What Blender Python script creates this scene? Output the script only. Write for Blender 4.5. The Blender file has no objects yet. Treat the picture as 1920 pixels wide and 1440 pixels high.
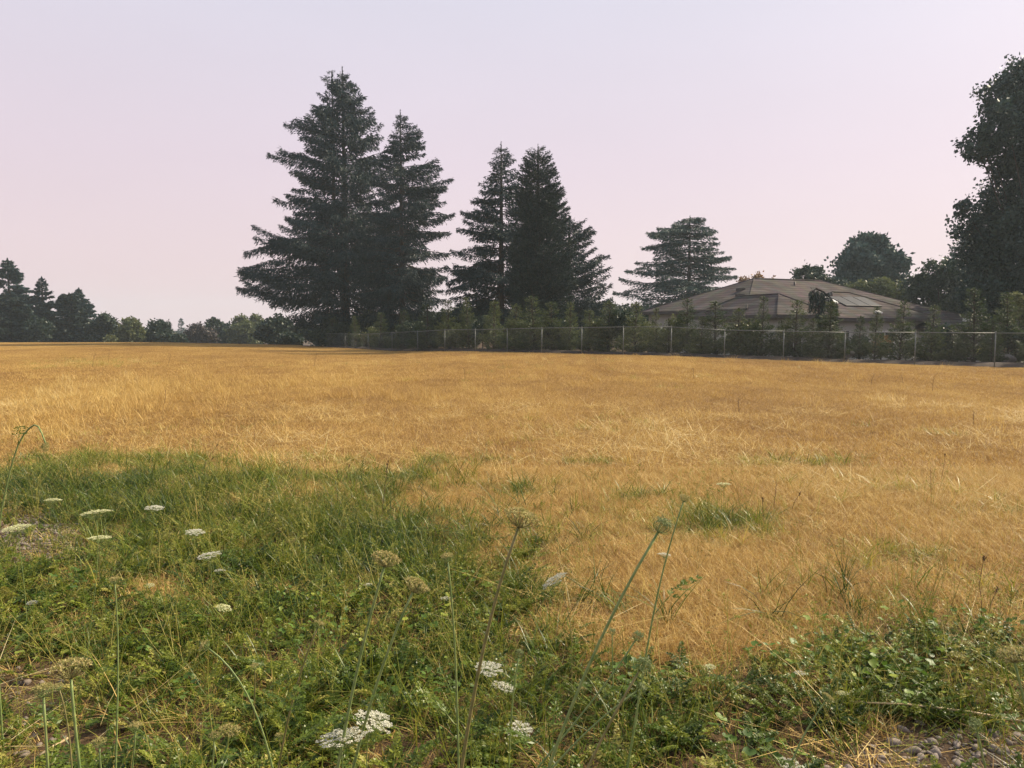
import bpy, math, random
import numpy as np
from mathutils import Vector, Matrix, Euler

# ------------------------------------------------------------------ camera
rng = np.random.default_rng(11)
random.seed(11)
sc = bpy.context.scene
C = sc.collection
CAM_H, FPX = 1.6, 1450.0                 # eye height in metres, focal length in photo pixels (1920 wide)
PITCH = math.atan(105 / FPX)
cam = bpy.data.cameras.new('camera')
cam.sensor_width = 36.0
cam.lens = 36.0 * FPX / 1920.0
cam.clip_start, cam.clip_end = 0.05, 6000
cam_o = bpy.data.objects.new('camera', cam)
cam_o.location = (0, 0, CAM_H)
cam_o.rotation_euler = (math.pi / 2 - PITCH, 0, 0)
C.objects.link(cam_o)
sc.camera = cam_o

# ------------------------------------------------------------------ sky and sun
SUN_EL, SUN_AZ = math.radians(38), math.radians(60)     # azimuth clockwise from the view direction
sun_dir = Vector((math.sin(SUN_AZ) * math.cos(SUN_EL), math.cos(SUN_AZ) * math.cos(SUN_EL), math.sin(SUN_EL)))
world = bpy.data.worlds.new('World')
sc.world = world
world.use_nodes = True
nt = world.node_tree
nt.nodes.clear()
N = nt.nodes.new
L = nt.links.new
out = N('ShaderNodeOutputWorld')
bg = N('ShaderNodeBackground')
sky = N('ShaderNodeTexSky')
sky.sky_type = 'NISHITA'
sky.sun_disc = False
sky.sun_elevation = SUN_EL
sky.sun_rotation = SUN_AZ
sky.dust_density = 6.0
sky.air_density = 1.0
sky.ozone_density = 3.0
tc = N('ShaderNodeTexCoord')
sep = N('ShaderNodeSeparateXYZ')
ramp = N('ShaderNodeValToRGB')            # smoke layer: rosy near the horizon, lavender grey above
L(tc.outputs['Generated'], sep.inputs[0])
L(sep.outputs['Z'], ramp.inputs[0])
e = ramp.color_ramp.elements
e[0].position, e[0].color = 0.0, (8.0, 6.2, 6.2, 1)
e[1].position, e[1].color = 0.9, (5.4, 6.1, 7.4, 1)
m_ = ramp.color_ramp.elements.new(0.2); m_.color = (7.1, 5.95, 6.6, 1)
m_ = ramp.color_ramp.elements.new(0.42); m_.color = (6.45, 6.3, 7.25, 1)
mix = N('ShaderNodeMix'); mix.data_type = 'RGBA'
mix.inputs['Factor'].default_value = 0.87
L(sky.outputs[0], mix.inputs[6])
L(ramp.outputs[0], mix.inputs[7])
nz = N('ShaderNodeTexNoise'); nz.inputs['Scale'].default_value = 1.6; nz.inputs['Detail'].default_value = 4     # uneven drifts of smoke
mpg = N('ShaderNodeMapping'); mpg.inputs['Scale'].default_value = (1, 1, 3.2)
L(tc.outputs['Generated'], mpg.inputs[0]); L(mpg.outputs[0], nz.inputs['Vector'])
mr = N('ShaderNodeMapRange'); mr.inputs['From Min'].default_value = .3; mr.inputs['From Max'].default_value = .7; mr.inputs['To Min'].default_value = .975; mr.inputs['To Max'].default_value = 1.025
L(nz.outputs['Fac'], mr.inputs['Value'])
vm = N('ShaderNodeVectorMath'); vm.operation = 'SCALE'
L(mix.outputs[2], vm.inputs[0]); L(mr.outputs[0], vm.inputs['Scale'])
L(vm.outputs[0], bg.inputs['Color'])
bg.inputs['Strength'].default_value = 0.074
L(bg.outputs[0], out.inputs['Surface'])

sun = bpy.data.lights.new('sun', 'SUN')
sun.energy = 5.0
sun.angle = math.radians(1.5)
sun.color = (1.0, 0.86, 0.64)
sun_o = bpy.data.objects.new('sun', sun)
sun_o.rotation_euler = (-sun_dir).to_track_quat('-Z', 'Y').to_euler()
sun_o.location = (40, 20, 60)
C.objects.link(sun_o)

sc.view_settings.view_transform = 'Standard'
sc.view_settings.look = 'None'
sc.view_settings.exposure = 0.72
sc.view_settings.gamma = 1.0
sc.render.engine = 'CYCLES'
sc.cycles.max_bounces = 4
sc.cycles.diffuse_bounces = 2
sc.cycles.transmission_bounces = 2
sc.cycles.transparent_max_bounces = 6
sc.cycles.volume_bounces = 1
sc.cycles.use_denoising = True

# ------------------------------------------------------------------ pixel and terrain helpers
cP, sP = math.cos(PITCH), math.sin(PITCH)
def ray(px, py):
    u, v = (px - 960) / FPX, (720 - py) / FPX
    return Vector((u, cP + v * sP, -sP + v * cP))
def at(px, py, Y):                       # the point at depth Y seen at this pixel
    d = ray(px, py)
    return Vector((0, 0, CAM_H)) + d * (Y / d.y)
def topix(x, y, z):                      # vectorised world -> photo pixel
    dz = z - CAM_H
    f = y * cP - dz * sP
    v = y * sP + dz * cP
    f = np.maximum(f, 0.05)
    return 960 + FPX * x / f, 720 - FPX * v / f

CPX = np.array([-900, -400, 0, 300, 600, 735, 834, 950, 1091, 1259, 1470, 1717, 1867, 2300, 3000], float)
CYD = np.array([78, 78, 78, 78, 78, 60, 52, 47.5, 42.8, 39, 36, 32.8, 31, 28, 25], float)      # depth of the fence line / field crest
CZD = np.array([0, 0, .0, .02, -.32, -.22, .02, .10, .14, .16, .06, .02, 0, 0, 0], float)        # ground height there
def sstep(a, b, t):
    t = np.clip((t - a) / (b - a), 0, 1)
    return t * t * (3 - 2 * t)
_g = np.random.default_rng(5).random((256, 256))
def vnoise(x, y):
    xi, yi = np.floor(x).astype(int), np.floor(y).astype(int)
    fx, fy = x - xi, y - yi
    fx, fy = fx * fx * (3 - 2 * fx), fy * fy * (3 - 2 * fy)
    a = _g[xi % 256, yi % 256]; b = _g[(xi + 1) % 256, yi % 256]
    c = _g[xi % 256, (yi + 1) % 256]; d = _g[(xi + 1) % 256, (yi + 1) % 256]
    return (a * (1 - fx) + b * fx) * (1 - fy) + (c * (1 - fx) + d * fx) * fy
def fbm(x, y, o=3):
    s, a, t = 0, .5, 0
    for k in range(o):
        s = s + a * vnoise(x * 2**k + 17.3 * k, y * 2**k + 5.1 * k); t += a; a *= .5
    return s / t
def terrain(x, y):
    x, y = np.asarray(x, float), np.asarray(y, float)
    yy = np.maximum(y, 1.5)
    px = 960 + FPX * x / yy
    yc, zc = np.interp(px, CPX, CYD), np.interp(px, CPX, CZD)
    left = 1 - sstep(560, 900, px)
    z = zc * sstep(0.25, 1.0, yy / yc)
    z = z - left * np.clip(yy - 84, 0, 1e9) * 0.036 * (1 - sstep(140, 400, yy)) - left * sstep(140, 400, yy) * 2.0
    z = z - (1 - left) * sstep(2, 14, yy - yc) * 0.5
    z = z + (fbm(x * .35 + 40, y * .35 + 9) - .5) * 0.012 * sstep(3, 9, yy) * (1 - sstep(50, 74, yy))
    z = z + (fbm(x * .9 + 3, y * .9) - .5) * 0.04 * sstep(1, 3, yy) * (1 - sstep(4.5, 8, yy))
    return z
def tz(x, y):
    return float(terrain(np.array([x]), np.array([y]))[0])
def gpoint(px, py):                      # where this pixel's ray meets the ground
    d = ray(px, py)
    s = CAM_H / -d.z
    for k in range(6):
        p = Vector((0, 0, CAM_H)) + d * s
        s = (CAM_H - tz(p.x, p.y)) / -d.z
    return Vector((0, 0, CAM_H)) + d * s

# ------------------------------------------------------------------ mesh and object helpers
def mesh_np(name, V, F, mat=None, tint=None, smooth=False):
    V = np.ascontiguousarray(V, np.float32); F = np.ascontiguousarray(F, np.int32)
    me = bpy.data.meshes.new(name)
    me.vertices.add(len(V)); me.vertices.foreach_set('co', V.ravel())
    n, k = F.shape
    me.loops.add(n * k); me.loops.foreach_set('vertex_index', F.ravel())
    me.polygons.add(n)
    me.polygons.foreach_set('loop_start', np.arange(0, n * k, k, dtype=np.int32))
    try: me.polygons.foreach_set('loop_total', np.full(n, k, np.int32))
    except Exception: pass
    if smooth: me.polygons.foreach_set('use_smooth', np.ones(n, bool))
    if tint is not None:
        a = me.attributes.new('tint', 'FLOAT', 'POINT'); a.data.foreach_set('value', np.ascontiguousarray(tint, np.float32))
    me.update(calc_edges=True)
    if mat: me.materials.append(mat)
    return me
class MB:                                # collects polygons for one mesh
    def __init__(s): s.v, s.f = [], []
    def quad(s, *p):
        i = len(s.v); s.v += [tuple(q) for q in p]; s.f.append(tuple(range(i, i + len(p))))
    def box(s, a, b, M=None):
        (x0, y0, z0), (x1, y1, z1) = a, b
        P = [Vector(c) for c in ((x0,y0,z0),(x1,y0,z0),(x1,y1,z0),(x0,y1,z0),(x0,y0,z1),(x1,y0,z1),(x1,y1,z1),(x0,y1,z1))]
        if M: P = [M @ p for p in P]
        i = len(s.v); s.v += [tuple(p) for p in P]
        s.f += [tuple(i + k for k in q) for q in ((0,3,2,1),(4,5,6,7),(0,1,5,4),(1,2,6,5),(2,3,7,6),(3,0,4,7))]
    def tube(s, pts, rad, n=6, cap=True):
        pts = [Vector(p) for p in pts]; rings = []
        for k, p in enumerate(pts):
            t = (pts[min(k + 1, len(pts) - 1)] - pts[max(k - 1, 0)]).normalized()
            a = t.cross(Vector((0, 1, 0)) if abs(t.y) < .9 else Vector((1, 0, 0))).normalized(); b = t.cross(a)
            r = rad[k] if hasattr(rad, '__len__') else rad
            i = len(s.v); rings.append(i)
            s.v += [tuple(p + (a * math.cos(6.28319 * j / n) + b * math.sin(6.28319 * j / n)) * r) for j in range(n)]
        for k in range(len(pts) - 1):
            for j in range(n):
                s.f.append((rings[k] + j, rings[k] + (j + 1) % n, rings[k + 1] + (j + 1) % n, rings[k + 1] + j))
        if cap:
            s.f.append(tuple(rings[-1] + j for j in range(n))); s.f.append(tuple(rings[0] + j for j in reversed(range(n))))
    def mesh(s, name, mat, smooth=False):
        me = bpy.data.meshes.new(name); me.from_pydata(s.v, [], s.f); me.update()
        if mat: me.materials.append(mat)
        if smooth: me.polygons.foreach_set('use_smooth', np.ones(len(me.polygons), bool))
        return me
def link(name, me, parent=None, loc=None, rot=None, scale=None):
    o = bpy.data.objects.new(name, me); C.objects.link(o)
    if parent: o.parent = parent
    if loc is not None: o.location = loc
    if rot is not None: o.rotation_euler = rot
    if scale is not None: o.scale = (scale,) * 3 if not hasattr(scale, '__len__') else scale
    return o
def tag(o, label=None, cat=None, group=None, kind=None):
    if label: o['label'] = label
    if cat: o['category'] = cat
    if group: o['group'] = group
    if kind: o['kind'] = kind
    return o
def thing(name, loc, label, cat, group=None, rotz=0, scale=1):
    o = link(name, None, None, loc, (0, 0, rotz), scale)
    o.empty_display_size = 0.1
    return tag(o, label, cat, group)

# ------------------------------------------------------------------ materials
def mat_new(name):
    m = bpy.data.materials.new(name); m.use_nodes = True
    t = m.node_tree; t.nodes.clear()
    o = t.nodes.new('ShaderNodeOutputMaterial')
    return m, t, o
def ramp_node(t, stops):
    r = t.nodes.new('ShaderNodeValToRGB')
    el = r.color_ramp.elements
    el[0].position, el[0].color = stops[0][0], (*stops[0][1], 1)
    el[1].position, el[1].color = stops[-1][0], (*stops[-1][1], 1)
    for p, c in stops[1:-1]:
        k = el.new(p); k.color = (*c, 1)
    return r
def leaf_mat(name, stops, trans=0.3, rough=0.55, attr='tint', tint2=None, spec=0.3, obj_rand=0.25, field=0):
    """thin leaves: colour from the per-leaf tint, varied a little per object; light passes through"""
    m, t, o = mat_new(name)
    a = t.nodes.new('ShaderNodeAttribute'); a.attribute_name = attr
    oi = t.nodes.new('ShaderNodeObjectInfo')
    ma = t.nodes.new('ShaderNodeMath'); ma.operation = 'MULTIPLY_ADD'
    t.links.new(oi.outputs['Random'], ma.inputs[0]); ma.inputs[1].default_value = obj_rand
    t.links.new(a.outputs['Fac'], ma.inputs[2])
    r = ramp_node(t, stops)
    last = ma.outputs[0]
    if tint2:                             # per-instance shift (dryness of the spot; near dry tiles paled against self-shadow)
        b = t.nodes.new('ShaderNodeAttribute'); b.attribute_type = 'INSTANCER'; b.attribute_name = tint2
        ad = t.nodes.new('ShaderNodeMath'); ad.operation = 'ADD'
        t.links.new(last, ad.inputs[0]); t.links.new(b.outputs['Fac'], ad.inputs[1]); last = ad.outputs[0]
    if field:                             # broad bleached and browned swathes of the field
        ge = t.nodes.new('ShaderNodeNewGeometry')
        for sc_, amp, st in ((.22, field, (1, .45, 0)), (1.1, field * .6, (1, .5, 0)), (6.0, field * .6, (1, .8, 0))):
            mp = t.nodes.new('ShaderNodeMapping'); mp.inputs['Scale'].default_value = st
            nz = t.nodes.new('ShaderNodeTexNoise'); nz.inputs['Scale'].default_value = sc_; nz.inputs['Detail'].default_value = 3
            t.links.new(ge.outputs['Position'], mp.inputs[0]); t.links.new(mp.outputs[0], nz.inputs['Vector'])
            mm = t.nodes.new('ShaderNodeMath'); mm.operation = 'MULTIPLY_ADD'; mm.inputs[1].default_value = amp
            sb = t.nodes.new('ShaderNodeMath'); sb.operation = 'SUBTRACT'; sb.inputs[1].default_value = .5
            t.links.new(nz.outputs['Fac'], sb.inputs[0]); t.links.new(sb.outputs[0], mm.inputs[0]); t.links.new(last, mm.inputs[2]); last = mm.outputs[0]
    t.links.new(last, r.inputs[0])
    p = t.nodes.new('ShaderNodeBsdfPrincipled')
    p.inputs['Roughness'].default_value = rough
    p.inputs['Specular IOR Level'].default_value = spec
    t.links.new(r.outputs[0], p.inputs['Base Color'])
    tr = t.nodes.new('ShaderNodeBsdfTranslucent'); t.links.new(r.outputs[0], tr.inputs['Color'])
    mx = t.nodes.new('ShaderNodeMixShader'); mx.inputs[0].default_value = trans
    t.links.new(p.outputs[0], mx.inputs[1]); t.links.new(tr.outputs[0], mx.inputs[2])
    t.links.new(mx.outputs[0], o.inputs['Surface'])
    return m
def noise_mat(name, stops, scale=5, rough=.8, bump=0.0, detail=6, metal=0, stretch=None, spec=.3):
    m, t, o = mat_new(name)
    c = t.nodes.new('ShaderNodeTexCoord')
    n = t.nodes.new('ShaderNodeTexNoise'); n.inputs['Scale'].default_value = scale; n.inputs['Detail'].default_value = detail
    if stretch:
        mp = t.nodes.new('ShaderNodeMapping'); mp.inputs['Scale'].default_value = stretch
        t.links.new(c.outputs['Object'], mp.inputs[0]); t.links.new(mp.outputs[0], n.inputs['Vector'])
    else: t.links.new(c.outputs['Object'], n.inputs['Vector'])
    r = ramp_node(t, stops); t.links.new(n.outputs['Fac'], r.inputs[0])
    p = t.nodes.new('ShaderNodeBsdfPrincipled'); p.inputs['Roughness'].default_value = rough; p.inputs['Metallic'].default_value = metal
    p.inputs['Specular IOR Level'].default_value = spec
    t.links.new(r.outputs[0], p.inputs['Base Color'])
    if bump:
        b = t.nodes.new('ShaderNodeBump'); b.inputs['Strength'].default_value = bump
        t.links.new(n.outputs['Fac'], b.inputs['Height']); t.links.new(b.outputs[0], p.inputs['Normal'])
    t.links.new(p.outputs[0], o.inputs['Surface'])
    return m

M = {}
M['dry'] = leaf_mat('dry_grass', [(0, (.235, .136, .050)), (.3, (.42, .257, .078)), (.55, (.56, .372, .112)), (.8, (.66, .485, .165)), (1, (.76, .63, .33))], .25, .6, tint2='tone', obj_rand=.0, field=.72)
M['green'] = leaf_mat('green_grass', [(0, (.024, .050, .007)), (.35, (.088, .138, .012)), (.6, (.22, .250, .024)), (.85, (.42, .350, .07)), (1, (.60, .47, .16))], .30, .40, tint2='tone', obj_rand=.15)
M['fern'] = leaf_mat('carrot_leaf', [(0, (.026, .055, .008)), (.5, (.095, .145, .014)), (.85, (.27, .29, .035)), (1, (.46, .41, .11))], .30, .42, tint2='tone', obj_rand=.25)
M['mallow'] = leaf_mat('mallow_leaf', [(0, (.045, .095, .016)), (.6, (.115, .20, .026)), (1, (.34, .38, .05))], .35, .5, tint2='tone', obj_rand=.3)
M['spruce'] = leaf_mat('spruce_needles', [(0, (.003, .014, .015)), (.6, (.007, .027, .027)), (1, (.021, .056, .050))], .12, .6, obj_rand=.1)
M['fir'] = leaf_mat('cone_conifer_needles', [(0, (.007, .018, .015)), (.6, (.015, .033, .027)), (1, (.050, .076, .042))], .14, .6, obj_rand=.1)
M['cedar'] = leaf_mat('cedar_needles', [(0, (.014, .038, .034)), (.6, (.030, .066, .056)), (1, (.058, .10, .076))], .15, .6, obj_rand=.1)
M['young'] = leaf_mat('young_conifer_foliage', [(0, (.014, .029, .011)), (.6, (.042, .068, .024)), (1, (.14, .16, .046))], .28, .55, obj_rand=.35)
M['yellowing'] = leaf_mat('yellowing_foliage', [(0, (.07, .07, .018)), (.5, (.20, .16, .03)), (1, (.46, .23, .04))], .3, .55)
M['broad'] = leaf_mat('broadleaf_foliage', [(0, (.010, .024, .015)), (.6, (.024, .044, .026)), (1, (.058, .085, .038))], .25, .5, obj_rand=.2)
M['oak'] = leaf_mat('oak_foliage', [(0, (.010, .023, .017)), (.6, (.022, .046, .034)), (1, (.054, .088, .050))], .22, .5, obj_rand=.1)
M['lightbroad'] = leaf_mat('light_foliage', [(0, (.050, .070, .026)), (.6, (.105, .125, .046)), (1, (.20, .20, .080))], .3, .5, obj_rand=.25)
M['darkred'] = leaf_mat('dark_red_foliage', [(0, (.030, .026, .024)), (.6, (.055, .045, .040)), (1, (.095, .072, .060))], .2, .5)
M['russet'] = leaf_mat('russet_foliage', [(0, (.10, .05, .018)), (.6, (.20, .11, .035)), (1, (.33, .17, .06))], .3, .5)
M['lime'] = leaf_mat('lime_foliage', [(0, (.14, .18, .03)), (.6, (.28, .30, .05)), (1, (.42, .40, .09))], .35, .5)
M['bark'] = noise_mat('bark', [(.3, (.022, .017, .014)), (.7, (.065, .05, .04))], 9, .9, .6, stretch=(1, 1, .25))
M['stem'] = noise_mat('carrot_stem', [(.3, (.12, .19, .055)), (.7, (.27, .32, .11))], 60, .5, .2)
M['stem_ripe'] = noise_mat('ripe_stem', [(.3, (.13, .14, .04)), (.7, (.27, .22, .09))], 60, .5, .2)
M['petal'] = leaf_mat('white_petals', [(0, (.42, .42, .29)), (.5, (.58, .57, .45)), (1, (.72, .70, .61))], .3, .6, obj_rand=.1)
M['cream'] = leaf_mat('cream_petals', [(0, (.46, .48, .20)), (.5, (.66, .66, .36)), (1, (.80, .78, .54))], .3, .6, obj_rand=.1)
M['seed'] = leaf_mat('umbel_seeds', [(0, (.20, .21, .06)), (.5, (.40, .37, .13)), (1, (.60, .48, .23))], .25, .7, obj_rand=.15)
M['nest'] = leaf_mat('closed_umbel', [(0, (.10, .16, .055)), (.5, (.24, .30, .12)), (1, (.46, .47, .25))], .25, .6, obj_rand=.1)
M['straw'] = noise_mat('straw', [(.3, (.46, .32, .15)), (.7, (.68, .53, .31))], 40, .6, .2)
M['weed'] = noise_mat('dry_weed', [(.3, (.075, .045, .025)), (.7, (.19, .12, .06))], 40, .8, .2)
M['steel'] = noise_mat('galvanised_steel', [(.3, (.11, .12, .115)), (.7, (.19, .20, .19))], 14, .5, .05, metal=.35)
M['wire'] = noise_mat('weathered_wire', [(.3, (.09, .095, .09)), (.7, (.15, .155, .15))], 14, .7)
M['wall'] = noise_mat('painted_wall', [(.3, (.36, .36, .325)), (.7, (.42, .42, .38))], 2, .8, .05)
M['trim'] = noise_mat('dark_trim', [(.3, (.05, .045, .042)), (.7, (.075, .066, .06))], 6, .6)
M['panel'] = noise_mat('solar_cells', [(.3, (.020, .022, .030)), (.7, (.032, .034, .044))], 6, .6, spec=.08)
M['white'] = noise_mat('white_trim', [(.3, (.60, .60, .57)), (.7, (.70, .70, .67))], 6, .5)
M['rock'] = noise_mat('pale_rock', [(.25, (.13, .125, .115)), (.55, (.23, .22, .205)), (.8, (.33, .32, .30))], 5, .85, .7)
M['pebble'] = noise_mat('pebble', [(.2, (.075, .058, .045)), (.5, (.19, .15, .12)), (.8, (.36, .31, .27))], 11, .8, .4)
M['mulch'] = noise_mat('mulch', [(.3, (.018, .012, .009)), (.7, (.055, .034, .024))], 3, .95, .8)
def glass_mat():
    m, t, o = mat_new('window_glass')
    p = t.nodes.new('ShaderNodeBsdfPrincipled')
    p.inputs['Base Color'].default_value = (.012, .014, .017, 1); p.inputs['Roughness'].default_value = .06
    t.links.new(p.outputs[0], o.inputs['Surface']); return m
M['glass'] = glass_mat()
def roof_mat():
    m, t, o = mat_new('shingle_roof')
    c = t.nodes.new('ShaderNodeTexCoord')
    br = t.nodes.new('ShaderNodeTexBrick'); br.inputs['Scale'].default_value = 1.0
    br.inputs['Brick Width'].default_value = .9; br.inputs['Row Height'].default_value = .17
    br.inputs['Mortar Size'].default_value = .012
    br.inputs['Color1'].default_value = (.078, .066, .062, 1); br.inputs['Color2'].default_value = (.130, .112, .104, 1); br.inputs['Mortar'].default_value = (.035, .03, .028, 1)
    # rows follow the height on the slope
    sp = t.nodes.new('ShaderNodeSeparateXYZ'); cb = t.nodes.new('ShaderNodeCombineXYZ'); ad = t.nodes.new('ShaderNodeMath'); ad.operation = 'ADD'
    t.links.new(c.outputs['Object'], sp.inputs[0])
    t.links.new(sp.outputs['X'], ad.inputs[0]); t.links.new(sp.outputs['Y'], ad.inputs[1])
    t.links.new(ad.outputs[0], cb.inputs['X']); t.links.new(sp.outputs['Z'], cb.inputs['Y'])
    t.links.new(cb.outputs[0], br.inputs['Vector'])
    n = t.nodes.new('ShaderNodeTexNoise'); n.inputs['Scale'].default_value = 1.3; t.links.new(c.outputs['Object'], n.inputs['Vector'])
    hv = t.nodes.new('ShaderNodeMix'); hv.data_type = 'RGBA'; hv.blend_type = 'MULTIPLY'; hv.inputs['Factor'].default_value = .5
    p_spec = .04
    t.links.new(br.outputs['Color'], hv.inputs[6]); t.links.new(n.outputs['Color'], hv.inputs[7])
    p = t.nodes.new('ShaderNodeBsdfPrincipled'); p.inputs['Roughness'].default_value = .9; p.inputs['Specular IOR Level'].default_value = p_spec
    t.links.new(hv.outputs[2], p.inputs['Base Color'])
    b = t.nodes.new('ShaderNodeBump'); b.inputs['Strength'].default_value = .6; b.inputs['Distance'].default_value = .02
    t.links.new(br.outputs['Fac'], b.inputs['Height']); b.invert = True
    t.links.new(b.outputs[0], p.inputs['Normal'])
    t.links.new(p.outputs[0], o.inputs['Surface']); return m
M['roof'] = roof_mat()
def ground_mat():
    m, t, o = mat_new('field_soil')
    c = t.nodes.new('ShaderNodeTexCoord')
    a = t.nodes.new('ShaderNodeAttribute'); a.attribute_name = 'tint'      # 0 straw litter, 1 dark soil / yard
    n1 = t.nodes.new('ShaderNodeTexNoise'); n1.inputs['Scale'].default_value = 14; n1.inputs['Detail'].default_value = 9; n1.inputs['Roughness'].default_value = .7
    n2 = t.nodes.new('ShaderNodeTexNoise'); n2.inputs['Scale'].default_value = .6; n2.inputs['Detail'].default_value = 5
    for n in (n1, n2): t.links.new(c.outputs['Object'], n.inputs['Vector'])
    r1 = ramp_node(t, [(.25, (.12, .068, .026)), (.5, (.23, .135, .050)), (.75, (.33, .21, .085))]); t.links.new(n1.outputs['Fac'], r1.inputs[0])
    r2 = ramp_node(t, [(.25, (.025, .017, .011)), (.5, (.066, .043, .027)), (.78, (.17, .115, .072))]); t.links.new(n1.outputs['Fac'], r2.inputs[0])
    mx = t.nodes.new('ShaderNodeMix'); mx.data_type = 'RGBA'
    t.links.new(a.outputs['Fac'], mx.inputs['Factor']); t.links.new(r1.outputs[0], mx.inputs[6]); t.links.new(r2.outputs[0], mx.inputs[7])
    p = t.nodes.new('ShaderNodeBsdfPrincipled'); p.inputs['Roughness'].default_value = .95; p.inputs['Specular IOR Level'].default_value = .1
    t.links.new(mx.outputs[2], p.inputs['Base Color'])
    b = t.nodes.new('ShaderNodeBump'); b.inputs['Strength'].default_value = .8; b.inputs['Distance'].default_value = .03
    t.links.new(n1.outputs['Fac'], b.inputs['Height']); t.links.new(b.outputs[0], p.inputs['Normal'])
    t.links.new(p.outputs[0], o.inputs['Surface']); return m
M['ground'] = ground_mat()

# ------------------------------------------------------------------ where it is green, dry or bare (read off the photo, laid on the ground)
GBX = [-900, 0, 250, 500, 620, 760, 880, 960, 1060, 1150, 1280, 1400, 1500, 1600, 1750, 1850, 1920, 2900]
GBY = [862, 868, 872, 888, 915, 940, 992, 1070, 1150, 1215, 1215, 1190, 1140, 1128, 1130, 1150, 1170, 1180]
def blobs(px, py, L_):
    s = np.zeros_like(px)
    for (x, y, rx, ry, a) in L_:
        s = s + a * np.exp(-((px - x) / rx)**2 - ((py - y) / ry)**2)
    return s
def greenness(x, y):
    px, py = topix(x, y, 0 * x)
    n = fbm(x * 1.6 + 7, y * 1.6 + 3, 3) - .5
    n2 = fbm(x * .5 + 70, y * .25 + 30, 3)
    w = 62 + 0.09 * (py - 800)
    n = n + .8 * (fbm(x * 5 + 21, y * 5 + 13, 2) - .5)
    g = sstep(-1, 1.2, (py - np.interp(px, GBX, GBY) + n * 175) / w)
    g = g + blobs(px, py, [(1345, 985, 105, 28, 1.0), (1130, 1140, 100, 30, .7), (985, 925, 70, 14, .45), (1690, 1045, 90, 24, .55), (1450, 872, 140, 12, .30),
                           (1890, 985, 60, 40, .35), (1090, 1010, 110, 40, .45), (160, 680, 90, 7, .5), (1000, 1060, 60, 60, .45), (760, 905, 140, 20, .3), (1600, 930, 200, 25, .18), (1500, 1010, 60, 16, .35), (1200, 930, 60, 10, .3), (1760, 960, 70, 12, .3), (1420, 1090, 60, 22, .35), (1600, 1075, 50, 16, .35)])
    g = g - blobs(px, py, [(1230, 1190, 150, 45, .6), (300, 1112, 85, 26, 1.1), (140, 1180, 60, 16, .5), (520, 1290, 70, 18, .5), (900, 1330, 80, 16, .4), (1330, 1300, 70, 20, .5), (1020, 1170, 80, 30, .35), (560, 960, 60, 20, .2)])
    g = g + 0.5 * sstep(.62, .8, n2) * sstep(1050, 780, py) * sstep(650, 700, py) * .35
    return np.clip(g, 0, 1)
def bareness(x, y):
    px, py = topix(x, y, 0 * x)
    n = fbm(x * 3 + 1, y * 3 + 8, 3) - .5
    b = blobs(px, py, [(40, 1330, 115, 95, 1.3), (1850, 1418, 220, 46, 2.2), (1760, 1440, 220, 34, 1.6), (50, 1010, 110, 50, 1.5), (290, 1115, 70, 20, .6), (1860, 1085, 110, 16, .5), (480, 1040, 60, 18, .4)])
    return np.clip(b * (1 + 1.2 * n), 0, 1)

# ------------------------------------------------------------------ ground sheet
def ground_sheet():
    ya = np.concatenate([np.linspace(-25, 0, 9)[:-1], np.linspace(0, 12, 101)[:-1], np.linspace(12, 40, 71)[:-1], np.linspace(40, 120, 81)[:-1], np.geomspace(120, 1000, 24)])
    xh = np.concatenate([np.linspace(0, 8, 57)[:-1], np.linspace(8, 60, 45)[:-1], np.geomspace(60, 1000, 24)])
    xa = np.concatenate([-xh[::-1][:-1], xh])
    X, Y = np.meshgrid(xa, ya)
    Z = terrain(X, Y)
    px, _ = topix(X, Y, 0 * X)
    yc = np.interp(px, CPX, CYD)
    dark = np.maximum(sstep(0.3, 1.2, Y - yc) * (px > -2000), 0)
    dark = np.where(Y < 14, np.maximum(dark, np.maximum(.85 * greenness(X, np.maximum(Y, 1.)), np.where(Y > 1, bareness(X, np.maximum(Y, 1.)), 0))), dark)
    V = np.stack([X, Y, Z], -1).reshape(-1, 3)
    nx, ny = len(xa), len(ya)
    i = (np.arange(ny - 1)[:, None] * nx + np.arange(nx - 1)[None]).ravel()
    F = np.stack([i, i + 1, i + nx + 1, i + nx], -1)
    tag(link('ground', mesh_np('ground', V, F, M['ground'], dark.ravel(), True)), 'dry tan grass field ground reaching the tree line', None, None, 'structure')
ground_sheet()

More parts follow.
